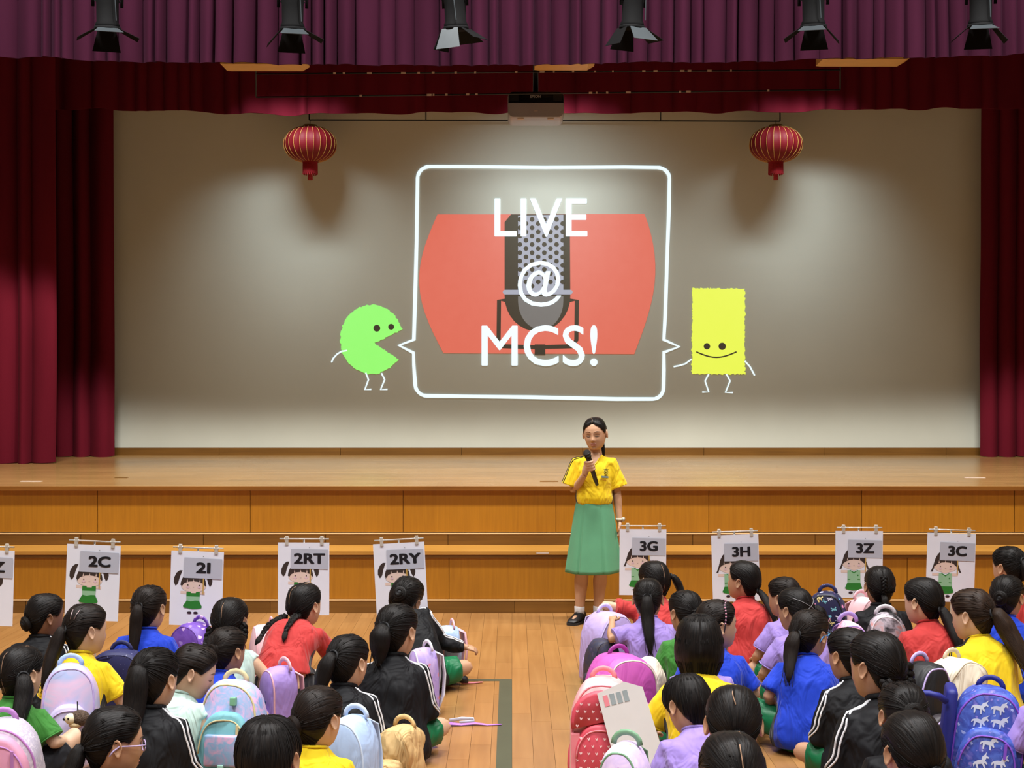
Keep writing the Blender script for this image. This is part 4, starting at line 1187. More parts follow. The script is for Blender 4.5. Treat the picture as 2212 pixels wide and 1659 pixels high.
    def fall(p0, out, L, sw, n=12, spread=0.045):
        pts = []; down = Vector((0, 0, -1)) if lean < 30 else (Vector((0, 0, -0.35)) - dirs[2]).normalized()
        if lean >= 30: p0 = p0 - fw3 * 0.0
        for i in range(n + 1):
            t = i / n
            q = p0 + out * spread * (1 - math.exp(-4.5 * t)) + down * L * max(0, t - 0.04) ** 1.25 + Vector(sw) * t
            if t > 0.2 and abs(q.x) < 0.17 and lean < 26:
                lim = back_y(q.z) - 0.018
                if q.z < Sp[4].z + 0.02 and q.y > lim and q.y < lim + 0.2 and out.y < 0.5: q.y = q.y + (lim - q.y) * min(1, (t - 0.2) * 3.5)
            pts.append(q)
        for _ in range(3):
            pts = [pts[0], pts[1]] + [(pts[i - 1] + pts[i] * 2 + pts[i + 1]) / 4 for i in range(2, n)] + [pts[n]]
        for _ in range(3):
            pts = outside(pts, 0.015)
            pts = [pts[0], pts[1]] + [(pts[i - 1] + pts[i] * 2 + pts[i + 1]) / 4 for i in range(2, n)] + [pts[n]]
        return outside(pts, 0.013)
    def ponytail(Tl, L, r, sw):
        Tl = Vector(Tl); p0 = HM @ Tl; out = (R.to_3x3() @ Vector((Tl.x * 1.2, Tl.y, 0.02))).normalized()
        p0 = p0 + out * 0.004
        r = r * 1.2
        pts = fall(p0, out, L, sw)
        n = len(pts)
        rad = [r * float(np.interp(i / (n - 1), [0, 0.08, 0.3, 0.6, 0.85, 1.0], [0.62, 0.78, 1.08, 0.98, 0.62, 0.14])) for i in range(n)]
        soft_tube('ponytail', pts, rad, hcol, root, 16, 0.8, 0.06)
        rr_ = random.Random(seed)
        stray = MB()
        for q in range(7):
            o_ = Vector((rr_.uniform(-1, 1), rr_.uniform(-0.6, 0.2), 0)) * r * 0.8
            path = [p + o_ * (0.6 + 0.6 * i / n) for i, p in enumerate(pts)]
            path[-1] = path[-1] + Vector((rr_.uniform(-0.02, 0.02), 0, -0.02))
            stray.tube(path[2:], [0.0045 * (1 - 0.85 * i / n) for i in range(n - 2)], 5)
        me_ = stray.mesh('loose_strands'); tube_uv(me_, n, 5); me_.materials.append(hcol); link('loose_strands', me_, root)['kind'] = 'stuff'
        u1 = out.orthogonal().normalized(); u2 = out.cross(u1)
        MB().tube([p0 + out * 0.008 + u1 * r * 0.62 * math.cos(t) + u2 * r * 0.62 * math.sin(t) for t in np.linspace(0, 2 * math.pi, 15)], 0.0055, 6).build('hair_tie', M_ELAST, root, True)
    def braid(Tl, L, r, sw, turns=None, start=None):
        p0 = HM @ Vector(Tl); out = (R.to_3x3() @ Vector((Tl[0] * 1.2, Tl[1], 0.0))).normalized()
        pts = fall(p0, out, L, sw, 12, 0.02)
        br = braid_mesh(pts[:10], r, turns or L * 11)
        me_ = br.mesh('braid'); tube_uv(me_, 40, 7); me_.materials.append(hcol); me_.polygons.foreach_set('use_smooth', [True] * len(me_.polygons)); link('braid', me_, root)
        e = pts[9]; d = (pts[11] - pts[8]).normalized()
        soft_tube('braid_end', [e, e + d * 0.02, e + d * 0.045, e + d * 0.075], [r * 0.6, r * 0.9, r * 0.85, r * 0.12], hcol, root, 10, 0.8, 0.1)
        MB().tube([e - d * 0.004, e + d * 0.006], r * 0.66, 10).build('hair_tie', M_ELAST, root, True)
    if hair == 'pony': ponytail(T, tail, tr, sway)
    elif hair == 'twins':
        for q in tails: ponytail(q[0], q[1], q[2], q[3])
    elif hair == 'braids':
        for q in tails: braid(q[0], q[1], q[2], q[3])
    elif hair == 'braid':
        # one plait that starts high on the back of the head
        pts = [HM @ head_pt(z_, math.pi, 0.014) for z_ in (0.06, 0.03, 0.0, -0.03, -0.055)]
        me_ = braid_mesh(pts, 0.017, 2.2).mesh('braid'); tube_uv(me_, 40, 7); me_.materials.append(hcol); me_.polygons.foreach_set('use_smooth', [True] * len(me_.polygons)); link('braid', me_, root)
        ponytail((0, -0.085, -0.055), tail, tr * 0.8, sway)
    elif hair in ('bun', 'knot'):
        p0 = HM @ T; out = (R.to_3x3() @ T).normalized(); u1 = out.orthogonal().normalized(); u2 = out.cross(u1)
        br = 0.036 if hair == 'bun' else 0.030
        pts = []; rad = []
        for i in range(46):
            t = i / 45; th = t * 2 * math.pi * 2.4; q = br * (1 - 0.62 * t)
            pts.append(p0 + out * (0.008 + 0.022 * t) + u1 * q * math.cos(th) + u2 * q * math.sin(th)); rad.append(0.0165 * (1 - 0.3 * t))
        if hair == 'bun':
            soft_tube('bun', pts, rad, hcol, root, 9, 1.0, 0.08)
        else:
            me_ = braid_mesh(pts, 0.015, 7).mesh('bun'); tube_uv(me_, 80, 7); me_.materials.append(hcol); me_.polygons.foreach_set('use_smooth', [True] * len(me_.polygons)); link('bun', me_, root)
        MB().ball((0, 0, 0), (0.03, 0.03, 0.03), 12, 8, M=Matrix.Translation(p0 + out * 0.006)).build('bun_core', M_ELAST, root, True)
    if part:
        # parting: list of (z, phi degrees) over the cap
        pts = [HM @ (head_pt(z_, math.radians(ph_), 0.0128) + Vector((0, 0, 0.013 * max(0, z_ / 0.105) ** 2))) for z_, ph_ in part]
        MB().tube(smooth_path(pts, 18), 0.0019, 6, flat=0.6).build('hair_parting', M_PART, root, True)
    if clip:
        for s in (-1, 1):
            pts = [HM @ (head_pt(z_, math.radians(ph_), 0.0145) + Vector((0, 0, 0.013 * max(0, z_ / 0.105) ** 2))) for z_, ph_ in ((0.086, 150 + s * 14), (0.070, 150 + s * 9), (0.05, 150 + s * 6))]
            MB().tube(pts, 0.0026, 6).build('hair_clip', mat('clip_silver', C(170, 150, 150), 0.3, metal=0.7), root, True)
    if face: face_parts(root, HM, face)
    if glasses:
        gm = mat('glasses_' + glasses[0], C(*glasses[1]), 0.3)
        g = MB()
        for s in (-1, 1):
            c_ = Vector((s * 0.032, 0.0, -0.004)); yy = face_y(0.032, -0.004) + 0.014
            g.tube([HM @ Vector((c_.x + 0.023 * math.cos(t), yy, c_.z + 0.018 * math.sin(t))) for t in np.linspace(0, 2 * math.pi, 17)], 0.0022, 6)
            g.tube([HM @ Vector((s * 0.055, yy, 0.002)), HM @ Vector((s * 0.078, 0.05, 0.004)), HM @ Vector((s * 0.083, -0.005, 0.004)), HM @ Vector((s * 0.083, -0.025, -0.012)), HM @ Vector((s * 0.081, -0.034, -0.028))], [0.0024, 0.003, 0.0032, 0.0034, 0.003], 6)
        g.tube([HM @ Vector((-0.009, face_y(0, -0.004) + 0.010, -0.002)), HM @ Vector((0.009, face_y(0, -0.004) + 0.010, -0.002))], 0.002, 6)
        g.build('glasses', gm, root, True)
    if extra: extra(root, HM, R, arms, Sp)
    return root
# ------------------------------------------------------------------ the children, group on the left (front row first)
MID = [(0.085, 0), (0.104, 90), (0.085, 180), (0.04, 180), (-0.02, 180), (-0.075, 180)]
def headband(root, HM, R, arms, Sp):
    pts = [HM @ (head_pt(z_, math.radians(ph_), 0.016) + Vector((0, 0, 0.013 * max(0, z_ / 0.105) ** 2))) for z_, ph_ in ((-0.02, 92), (0.02, 90), (0.06, 88), (0.09, 86), (0.103, 30), (0.09, -86), (0.06, -88), (0.02, -90), (-0.02, -92))]
    pts = smooth_path(pts, 40)
    b = MB().tube(pts, 0.004, 6).build('headband', mat('headband_dark', C(40, 34, 44), 0.5), root, True)
    for i in range(6, 38, 2): MB().ball(pts[i], 0.0052, 8, 6).build('bead', mat('bead_pink', C(214, 150, 170), 0.3), b, True)
def elastics(root, HM, R, arms, Sp):
    for a in (((0.07, 120), (0.05, 150), (0.02, 180), (0.0, 205)), ((0.07, 240), (0.05, 210), (0.02, 180), (0.0, 155))):
        MB().tube(smooth_path([HM @ (head_pt(z_, math.radians(p_), 0.0155)) for z_, p_ in a], 14), 0.0022, 5).build('hair_elastic', M_ELAST if False else mat('elastic_grey', C(120, 116, 118), 0.5), root, True)
def white_tee(root, HM, R, arms, Sp):
    pass

child(100, 1283, 92, 'person in black jacket with a low bun, turned right, in front of the 2C sign', 'jacket', k=0.87, lean=10, hy=50, hair='bun', tie=(0, -0.092, -0.035), skin=2, stripes='right')
child(188, 1305, 92, 'person in yellow shirt with hair clip and ponytail, facing right, left side', 'yellow', yaw=8, lean=14, hy=42, hair='pony', tie=(0, -0.098, 0.0), tail=0.30, tr=0.034, sway=(-0.03, 0, 0), clip=True, skin=0, hcol=H_DARKB, armR='out')
child(323, 1265, 76, 'person in blue shirt with a straight ponytail, sitting before the 2I sign', 'blue', lean=10, hy=16, hair='pony', tie=(0, -0.098, 0.012), tail=0.33, tr=0.030, hcol=H_DARKB)
child(497, 1291, 80, 'person in pale mint pinafore with plaited hair parted down the middle', 'mint', lean=12, hy=12, hair='braids', part=MID, tails=[((-0.07, -0.05, -0.04), 0.10, 0.02, (0, 0, 0)), ((0.074, -0.03, -0.01), 0.14, 0.02, (0.0, 0, 0))],
      armR=((0.26, 0.06, 0.26), (0.30, 0.20, 0.13)), skin=0)
child(658, 1260, 88, 'person in red shirt and black skirt with two plaits, bending forward', 'red', k=0.86, yaw=10, lean=50, side=4, lift=0.18, hy=22, hp=0, hair='braids', part=[(0.085, 0), (0.104, 90), (0.09, 190), (0.05, 190), (0.0, 185), (-0.05, 180)],
      tails=[((-0.055, -0.08, -0.05), 0.21, 0.019, (-0.09, -0.06, 0)), ((0.03, -0.088, -0.06), 0.17, 0.019, (0.0, -0.04, 0))], bottom='black', skirt=True, skin=0, armR=((0.21, 0.36, 0.33), (0.20, 0.34, 0.14)), armL=((-0.19, 0.36, 0.33), (-0.13, 0.38, 0.14)), legs='kneel')
child(880, 1247, 74, 'person in black jacket with tied up hair and green shorts, before the 2RY sign', 'jacket', yaw=24, lean=24, side=-34, hy=-4, hr=18, hair='bun', tie=(0, -0.088, 0.03), stripes='right', skin=1, legs='cross', armR='knee', armL='knee')
child(858, 1305, 94, 'person in black jacket with a curly ponytail at the aisle, left side', 'jacket', yaw=4, lean=16, hy=24, hair='pony', tie=(0, -0.098, 0.015), tail=0.19, tr=0.042, stripes='both', skin=0)
child(753, 1372, 94, 'person in black jacket with dark ponytail beside a light blue backpack', 'jacket', yaw=6, lean=18, hy=26, hair='pony', tie=(0, -0.098, 0.03), tail=0.24, tr=0.036, sway=(-0.05, 0, 0), stripes='right', skin=0)
child(688, 1483, 110, 'person in yellow shirt with smooth tied hair near the bottom, left side', 'yellow', yaw=8, lean=12, hy=22, hair='bun', tie=(-0.03, -0.09, -0.02), skin=0, hcol=H_DARKB)
child(579, 1550, 138, 'person with only a dark head showing at the bottom, left side', 'blue', lean=12, hy=6, hair='short', skin=1, part=[(0.09, 12), (0.104, 90), (0.10, 160)])
child(335, 1400, 106, 'person in black jacket with a long high ponytail down the back', 'jacket', yaw=6, lean=12, hy=16, hair='pony', tie=(0, -0.085, 0.045), tail=0.36, tr=0.042, stripes='right', skin=0)
child(425, 1392, 98, 'person seen from the side, looking down at a teal floral backpack', 'mint', yaw=30, lean=16, hy=50, hp=-22, hair='pony', tie=(0, -0.095, 0.0), tail=0.15, face='down', skin=0, hcol=H_DARKB)
child(492, 1355, 86, 'person in blue shirt with short dark hair in the middle left', 'blue', k=0.83, yaw=20, lean=20, hy=14, hair='bun', tie=(0, -0.085, 0.01), skin=1, hcol=H_DARKB, armR=((0.29, 0.06, 0.27), (0.28, 0.22, 0.15)))
child(46, 1395, 96, 'person in green shirt with a thick side ponytail at the left edge', 'green', yaw=6, lean=16, hy=22, hair='twins', part=MID, tails=[((0.068, -0.055, -0.005), 0.27, 0.034, (0.0, 0, 0)), ((-0.068, -0.055, -0.005), 0.27, 0.034, (-0.02, 0, 0))],
      bottom='black', skin=0, armR=((0.21, 0.05, 0.29), (0.20, 0.24, 0.27)), legs={-1: ((-0.08, 0.04, 0.105), (-0.27, 0.2, 0.12), (0.05, 0.27, 0.055)), 1: ((0.08, 0.04, 0.11), (0.25, 0.20, 0.29), (0.16, 0.36, 0.06))})
child(250, 1527, 128, 'person with lilac glasses and a hand held to the cheek, bottom left', 'jacket', yaw=20, lean=14, hy=42, hair='pony', tie=(0, -0.095, -0.02), tail=0.24, tr=0.032, glasses=('lilac', (188, 170, 214)), skin=1, face='open',
      armR=((0.24, 0.16, 0.34), (0.13, 0.19, 0.43)))

# ------------------------------------------------------------------ group on the right
child(1412, 1212, 70, 'person in red shirt with pigtails and an arm stretched over a lilac backpack', 'red', yaw=-4, lean=20, hy=-26, hair='twins', part=[(0.085, 0), (0.104, 90), (0.085, 180), (0.04, 180), (-0.02, 180), (-0.06, 180)], tails=[((0.078, -0.05, 0.02), 0.22, 0.026, (0.045, 0, 0)), ((-0.068, -0.06, 0.0), 0.20, 0.026, (0, 0, 0))],
      armL=((-0.36, 0.06, 0.455), (-0.22, 0.25, 0.40)), skin=0)
child(1400, 1250, 74, 'person in lilac shirt with long ponytail, hugging a lilac backpack', 'lilac', k=0.86, yaw=-8, lean=18, hy=16, hair='pony', tie=(0, -0.098, 0.012), tail=0.36, tr=0.034, armL=((-0.25, 0.06, 0.36), (-0.20, 0.25, 0.44)), skin=1)
child(1480, 1276, 86, 'person in green shirt with a plaited bun at the back of the head', 'green', k=0.87, yaw=-6, lean=18, hy=-20, hair='knot', tie=(0.0, -0.092, 0.0), skin=1)
child(1550, 1296, 86, 'person in blue shirt with a beaded headband, looking to the right', 'blue', k=0.91, yaw=8, lean=16, hy=66, hp=-2, hair='pony', tie=(0, -0.098, -0.02), tail=0.30, tr=0.028, sway=(-0.02, 0, 0), face='open', extra=headband, hcol=H_DARKB, skin=0, armR='out')
child(1512, 1340, 78, 'person in lilac shirt hidden behind the child with bobbed hair', 'lilac', k=0.86, lean=6, hy=0, hair='bun', tie=(0, -0.09, 0.0), skin=1)
child(1510, 1330, 112, 'person in yellow shirt with straight bobbed black hair', 'yellow', k=1.0, lean=20, hy=2, hair='bob', skin=1, armL='out')
child(1606, 1212, 72, 'person in red shirt with low ponytail, in front of the 3H sign', 'red', yaw=-6, lean=20, hy=-48, hp=4, hair='pony', tie=(0, -0.09, -0.045), tail=0.22, tr=0.024, sway=(0.05, 0, 0), skin=1)
child(1692, 1247, 70, 'person in lilac shirt facing left, beside the child in red', 'lilac', yaw=-16, lean=22, hy=-32, hair='bun', tie=(0, -0.09, 0.0), skin=1, hcol=H_DARKB, armL='out')
child(1716, 1270, 84, 'person in lilac shirt with criss-cross hair elastics', 'lilac', k=0.88, yaw=-10, lean=20, hy=-28, hair='twins', tails=[((0.06, -0.075, 0.0), 0.12, 0.03, (0.02, 0, 0)), ((-0.05, -0.08, -0.02), 0.10, 0.02, (0, 0, 0))], extra=elastics, skin=1, armL='out')
child(1750, 1317, 92, 'person in bright blue shirt with blue glasses and a bare raised knee', 'blue', k=0.89, yaw=10, lean=22, hy=36, hair='pony', tie=(0, -0.098, 0.0), tail=0.25, tr=0.034, sway=(-0.02, 0, 0), glasses=('blue', (70, 130, 190)), skin=1, hcol=H_DARKB,
      armL=((-0.20, 0.04, 0.27), (-0.16, 0.20, 0.17)), legs={-1: ((-0.08, 0.05, 0.105), (-0.34, 0.14, 0.20), (-0.22, 0.38, 0.06)), 1: ((0.08, 0.04, 0.105), (0.26, 0.2, 0.12), (-0.05, 0.26, 0.055))})
child(1900, 1223, 66, 'person in black jacket with a small plait, in front of the 3Z sign', 'jacket', lean=10, hy=0, hair='braid', tail=0.12, tr=0.022, skin=1)
child(1992, 1248, 84, 'person in red shirt with a long ponytail, facing left before the 3C sign', 'red', yaw=-6, lean=20, hy=-34, hair='pony', tie=(0, -0.092, -0.04), tail=0.30, tr=0.030, sway=(0.05, 0, 0), skin=0)
child(2097, 1273, 94, 'person in yellow shirt with a big brown ponytail, facing left', 'yellow', k=0.97, yaw=-10, lean=20, hy=-36, hp=-10, hair='pony', tie=(0.0, -0.097, 0.0), tail=0.33, tr=0.048, sway=(0.10, 0, 0), hcol=H_BROWN, stripes='left', skin=0)
child(2178, 1181, 72, 'person in red shirt at the far right, beside the 3C sign', 'red', yaw=-4, lean=12, hy=-28, hair='pony', tie=(0, -0.098, 0.03), tail=0.20, tr=0.034, skin=1)
child(2176, 1243, 84, 'person in blue shirt at the right edge, face turned right', 'blue', k=0.90, yaw=4, lean=14, hy=34, hair='bun', tie=(0, -0.09, 0.0), skin=1)
child(1832, 1357, 84, 'person in black jacket with white sleeve piping, the left of two side by side', 'jacket', k=0.90, yaw=-10, lean=18, hy=-20, hair='bun', tie=(0.03, -0.085, 0.0), stripes='left', skin=1)
child(1892, 1365, 104, 'person in black jacket with white sleeve piping and plaited hair, the right of two', 'jacket', k=1.03, yaw=-8, lean=16, hy=-28, hair='braids', tails=[((0.066, -0.055, 0.0), 0.16, 0.026, (0.0, 0, 0)), ((-0.05, -0.08, -0.04), 0.10, 0.02, (0, 0, 0))], stripes='left', skin=1)
child(1950, 1475, 108, 'person in black jacket behind the lilac shirt child at the bottom right', 'jacket', lean=14, hy=-6, hair='bun', tie=(0, -0.09, 0.02), skin=1)
child(1970, 1537, 134, 'person in lilac shirt with a low ponytail at the bottom right', 'lilac', lean=12, hy=-12, hair='pony', tie=(0.02, -0.09, -0.05), tail=0.20, tr=0.028, skin=1)
child(1482, 1457, 106, 'person in lilac shirt with head bent down, in front of the yellow shirt', 'lilac', k=0.86, yaw=-4, lean=24, hy=-26, hp=-24, hair='short', skin=1)
child(1584, 1482, 112, 'person in lilac shirt with centre parted hair and both ears showing', 'lilac', k=0.99, lean=18, hy=4, hp=-16, hair='bun', tie=(0, -0.085, -0.05), part=[(0.085, 0), (0.104, 90), (0.085, 185), (0.05, 180)], skin=1)
child(1580, 1583, 146, 'person in red shirt with a centre parting at the very bottom', 'red', lean=12, hy=-8, hair='twins', part=MID, tails=[((0.068, -0.055, -0.03), 0.2, 0.03, (0.01, 0, 0)), ((-0.068, -0.055, -0.03), 0.2, 0.03, (-0.01, 0, 0))], skin=1)
child(2272, 1372, 104, 'person in lilac shirt cut off by the right edge', 'lilac', yaw=-4, lean=16, hy=-10, hair='pony', tie=(0, -0.098, 0.0), tail=0.2, tr=0.03, skin=0, armL='out')

# ------------------------------------------------------------------ the child standing with a microphone
YG = 10.28
gx = P(1283, 1300, YG).x
girl = thing('person', 'person standing in yellow shirt and green skirt, speaking into a microphone', 'person', (gx, YG, 0), math.pi)
sk = mat('skin_speaker', C(196, 152, 120), 0.5, 0.04, 6)
GHM = Matrix.Translation((-0.006, 0.012, 1.312)) @ Matrix.Rotation(math.radians(-15), 4, 'Z') @ Matrix.Rotation(math.radians(-6), 4, 'X') @ Matrix.Rotation(math.radians(3), 4, 'Y')
V = Vector
mb = MB(); X_, Y_ = V((1, 0, 0)), V((0, 1, 0))
mb.loft([ell(V((0, yc, z)), X_, Y_, None, rx, ry_, 22, 0.92) for z, rx, ry_, yc in ((0.66, 0.09, 0.07, 0), (0.70, 0.118, 0.088, 0), (0.78, 0.115, 0.086, 0), (0.86, 0.098, 0.076, 0.004), (0.95, 0.104, 0.080, 0.006), (1.05, 0.112, 0.080, 0.002), (1.10, 0.108, 0.072, 0), (1.13, 0.092, 0.06, -0.002), (1.155, 0.055, 0.05, -0.004), (1.175, 0.042, 0.044, 0))])
mb.tube([V((0, -0.002, 1.14)), V((-0.001, 0.002, 1.19)), V((-0.004, 0.004, 1.24))], [0.044, 0.038, 0.038], 16)
gA = {1: (V((0.112, 0, 1.108)), V((0.140, 0.005, 0.915)), V((0.072, 0.150, 1.040))), -1: (V((-0.112, 0, 1.108)), V((-0.160, -0.008, 0.905)), V((-0.176, 0.022, 0.705)))}
for s in (-1, 1):
    sp, e, wv = gA[s]
    mb.tube([sp - X_ * s * 0.03, sp, sp.lerp(e, 0.5), e, e.lerp(wv, 0.3), wv], [0.038, 0.038, 0.033, 0.0285, 0.029, 0.0205], 14)
gL = {1: (V((0.062, 0, 0.70)), V((0.082, 0.012, 0.385)), V((0.100, -0.005, 0.085))), -1: (V((-0.062, 0, 0.70)), V((-0.048, 0.010, 0.385)), V((-0.030, -0.012, 0.085)))}
for s in (-1, 1):
    h, kn, an = gL[s]
    mb.tube([h, h.lerp(kn, 0.5), kn + V((0, 0, 0.03)), kn - V((0, 0, 0.03)), kn.lerp(an, 0.32) + V((0, -0.012, 0)), kn.lerp(an, 0.7), an, an - V((0, 0, 0.05))], [0.075, 0.062, 0.048, 0.045, 0.050, 0.038, 0.031, 0.033], 14)
    fd = V((0.42, 0.9, 0)).normalized() if s > 0 else V((0.0, 1, 0))
    mb.tube([an - V((0, 0, 0.05)), an + fd * 0.06 - V((0, 0, 0.052)), an + fd * 0.12 - V((0, 0, 0.062))], [0.03, 0.028, 0.02], 12)
# microphone axis: tail to head
m0, m1 = V((-0.014, 0.150, 0.965)), V((0.052, 0.190, 1.166)); md = (m1 - m0).normalized()
hc_ = m0.lerp(m1, 0.70)
u_out = (V((0.9, -0.55, 0)) - md * V((0.9, -0.55, 0)).dot(md)).normalized(); u_lat = md.cross(u_out)
def around(t, ang, r): 
    return hc_ + md * t + (u_out * math.cos(ang) + u_lat * math.sin(ang)) * r
# palm on the wrist side, fingers closing round the handle
palm = [around(t, 0.0, 0.030) for t in (-0.034, -0.012, 0.012, 0.032)]
mb.tube([gA[1][2], gA[1][2].lerp(around(0, 0, 0.034), 0.5), around(-0.006, 0.0, 0.031)], [0.021, 0.026, 0.027], 12)
mb.tube(palm, [0.017, 0.020, 0.020, 0.016], 12)
sg = 1 if u_lat.y > 0 else -1
for i, (t, a1) in enumerate(((0.030, 3.5), (0.0115, 3.7), (-0.0075, 3.6), (-0.026, 3.3))):
    mb.tube([around(t, 0.2 * sg, 0.030)] + [around(t - 0.004 * q / 5, sg * (0.5 + (a1 - 0.5) * q / 5), 0.0255 if q < 5 else 0.023) for q in range(6)], [0.0098, 0.0095, 0.0095, 0.0092, 0.0088, 0.0082, 0.007], 9)
mb.tube([around(0.012, -0.2 * sg, 0.030)] + [around(0.022 + 0.012 * q / 3, -sg * (0.5 + 1.3 * q / 3), 0.0265) for q in range(4)], [0.013, 0.012, 0.0108, 0.0098, 0.0075], 9)
hand_mesh(mb, gA[-1][2], V((0.01, 0.08, -1)), V((-1, -0.1, 0)), 1.0, 16, 1)
me = remesh(mb, 0.0048, 2, 'body'); finish(me, [sk])
hm = MB(); head_mesh(hm, GHM, 88, 60)
bm = bmesh.new(); bm.from_mesh(me); vs = [bm.verts.new(p) for p in hm.v]
for q in hm.f: bm.faces.new([vs[i] for i in q]).smooth = True
bmesh.ops.recalc_face_normals(bm, faces=bm.faces); bm.to_mesh(me); bm.free()
link('body', me, girl)
face_parts(girl, GHM, 'down')
# shirt
mb = MB()
mb.loft([ell(V((0, yc, z)), X_, Y_, None, rx, ry_, 24, 0.92) for z, rx, ry_, yc in ((0.815, 0.108, 0.088, 0.004), (0.835, 0.126, 0.106, 0.006), (0.87, 0.132, 0.108, 0.008), (0.93, 0.122, 0.100, 0.008), (1.0, 0.124, 0.098, 0.006), (1.06, 0.127, 0.092, 0.003), (1.10, 0.118, 0.080, 0), (1.135, 0.094, 0.064, -0.002), (1.160, 0.062, 0.056, -0.004), (1.172, 0.052, 0.052, -0.004))])
for s in (-1, 1):
    sp, e, wv = gA[s]
    ee = e + V((s * 0.035, 0, 0)) if s > 0 else e + V((-0.022, 0, 0))
    mb.tube([sp - X_ * s * 0.05, sp, sp.lerp(ee, 0.45), sp.lerp(ee, 0.82)], [0.044, 0.050, 0.058, 0.068], 16)
sm = remesh(mb, 0.0065, 3, 'shirt')
bm = bmesh.new(); bm.from_mesh(sm)
kill = [v for v in bm.verts if v.co.y > 0.0 and v.co.z > 1.098 + 1.25 * abs(v.co.x) ** 0.95 and abs(v.co.x) < 0.06]
bmesh.ops.delete(bm, geom=kill, context='VERTS'); bm.to_mesh(sm); bm.free()
nv = len(sm.vertices); co = np.zeros(nv * 3, dtype=np.float32); sm.vertices.foreach_get('co', co); co = co.reshape(-1, 3)
val = np.minimum(np.minimum((np.abs(co[:, 0]) - 0.085) / 0.02, (1.02 - co[:, 2]) / 0.02), np.minimum((0.045 * np.clip((1.04 - co[:, 2]) / 0.2, 0, 1) + 0.006 - np.abs(co[:, 1] - 0.0)) / 0.02, (0.150 - np.abs(co[:, 0])) / 0.01))
at = sm.attributes.new('panel', 'FLOAT', 'POINT'); at.data.foreach_set('value', val.astype(np.float32))
finish(sm, [SH['yellow']], 0.0062, 4, 14.0)
gs = link('shirt', sm, girl)
from mathutils.bvhtree import BVHTree
gb = BVHTree.FromPolygons([v.co.copy() for v in sm.vertices], [tuple(q.vertices) for q in sm.polygons])
def gsnap(p, off=0.001):
    l_, n_, i_, d_ = gb.find_nearest(p); return l_ + n_ * off
for o_ in (-0.013, 0.013):
    sp, e, wv = gA[1]; e = e + V((0.035, 0, 0))
    pts = [V((0.062, 0.012 + o_, 1.19)), V((0.09, 0.012 + o_, 1.165))] + [sp.lerp(e, t) + V((0.07, 0.03 + o_ * 1.3, 0.02)) for t in (0.05, 0.3, 0.55, 0.78)]
    MB().tube([gsnap(q) for q in smooth_path(pts, 36)], 0.0032, 6).build('sleeve_stripe', M_SIDEP, gs, True)
# neckline
vn = [V((x, 0.2, 1.098 + 1.25 * abs(x) ** 0.95)) for x in np.linspace(-0.056, 0.056, 25)]
nk = []
for q in vn:
    hit = gb.ray_cast(q, V((0, -1, 0))); nk.append(gsnap(V((q.x, 0.06, q.z)), 0.0005))
MB().tube(nk, 0.0042, 6).build('neckline', SH['yellow'], gs, True)
# crest and name tags on the chest
cr = gsnap(V((-0.075, 0.2, 1.045)), 0.0012)
def on_chest(x, z, off=0.0016):
    h_ = gb.ray_cast(V((x, 0.3, z)), V((0, -1, 0))); return (h_[0] if h_[0] else V((x, 0.09, z))) + V((0, off, 0))
M_CREST = mat('crest_olive', C(120, 112, 30), 0.6)
crb = MB().tube([on_chest(-0.078 + 0.0135 * math.cos(t), 1.052 + 0.0155 * math.sin(t)) for t in np.linspace(0, 2 * math.pi, 17)], 0.0018, 5)
crb.tube([on_chest(-0.078, 1.062), on_chest(-0.078, 1.043)], 0.0028, 5).tube([on_chest(-0.084, 1.052), on_chest(-0.072, 1.052)], 0.0016, 5)
crb.tube([on_chest(-0.096, 1.068), on_chest(-0.078, 1.072), on_chest(-0.062, 1.070)], 0.0016, 5).tube([on_chest(-0.094, 1.032), on_chest(-0.082, 1.029), on_chest(-0.068, 1.029)], 0.0018, 5)
crb.build('crest', M_CREST, gs, True)
def badge(name, xa, xb, z0, z1, tilt, m, n=7):
    t_ = MB(); r1, r2 = [], []
    for i in range(n):
        x = xa + (xb - xa) * i / (n - 1); dz = tilt * (x - xa)
        r1.append(on_chest(x, z0 + dz, 0.003)); r2.append(on_chest(x, z1 + dz, 0.003))
    v = r1 + r2; v2 = [q + V((0, -0.003, 0)) for q in v]
    f = [(i, i + 1, n + i + 1, n + i) for i in range(n - 1)]
    t_.add(v, f); t_.add(v2, f)
    return t_.build(name, m, gs)
badge('name_tag', -0.095, -0.045, 1.010, 1.022, 0.10, mat('tag_grey', C(110, 130, 130), 0.5, 0.25, 90))
badge('house_badge', -0.080, -0.038, 0.992, 1.001, 0.22, mat('tag_brown', C(170, 120, 20), 0.5, 0.3, 60))
# skirt
M_SKIRT = mat('skirt_green', C(84, 148, 110), 0.7, 0.06, 6, 0.04, 120, sheen=0.1)
rings = []; n = 300
def pleat(a):
    r = 0
    for c_, w_ in ((1.95, 0.16), (1.0, 0.10), (2.75, 0.12), (4.3, 0.16), (5.3, 0.14), (0.15, 0.14)):
        d = (a - c_ + math.pi) % (2 * math.pi) - math.pi
        r += (-1.0 * math.exp(-((d + 0.07) / 0.05) ** 2) + 0.8 * math.exp(-((d - 0.05) / w_) ** 2))
    return r
for i in range(22):
    t = i / 21; z = 0.862 - 0.50 * t
    rx = 0.119 + 0.078 * t ** 0.85; ry_ = 0.098 + 0.07 * t ** 0.85
    ring = []
    for j in range(n):
        a = 2 * math.pi * j / n
        m_ = 1 + 0.062 * t ** 0.7 * pleat(a) + 0.010 * t * math.sin(9 * a + 1)
        ring.append(V((rx * m_ * math.cos(a), ry_ * m_ * math.sin(a) + 0.004, z - (0.012 * math.cos(a - 1.2) * t))))
    rings.append(ring)
inner = [[V((p.x * 0.965, p.y * 0.965, p.z)) for p in r] for r in rings[::-1]]
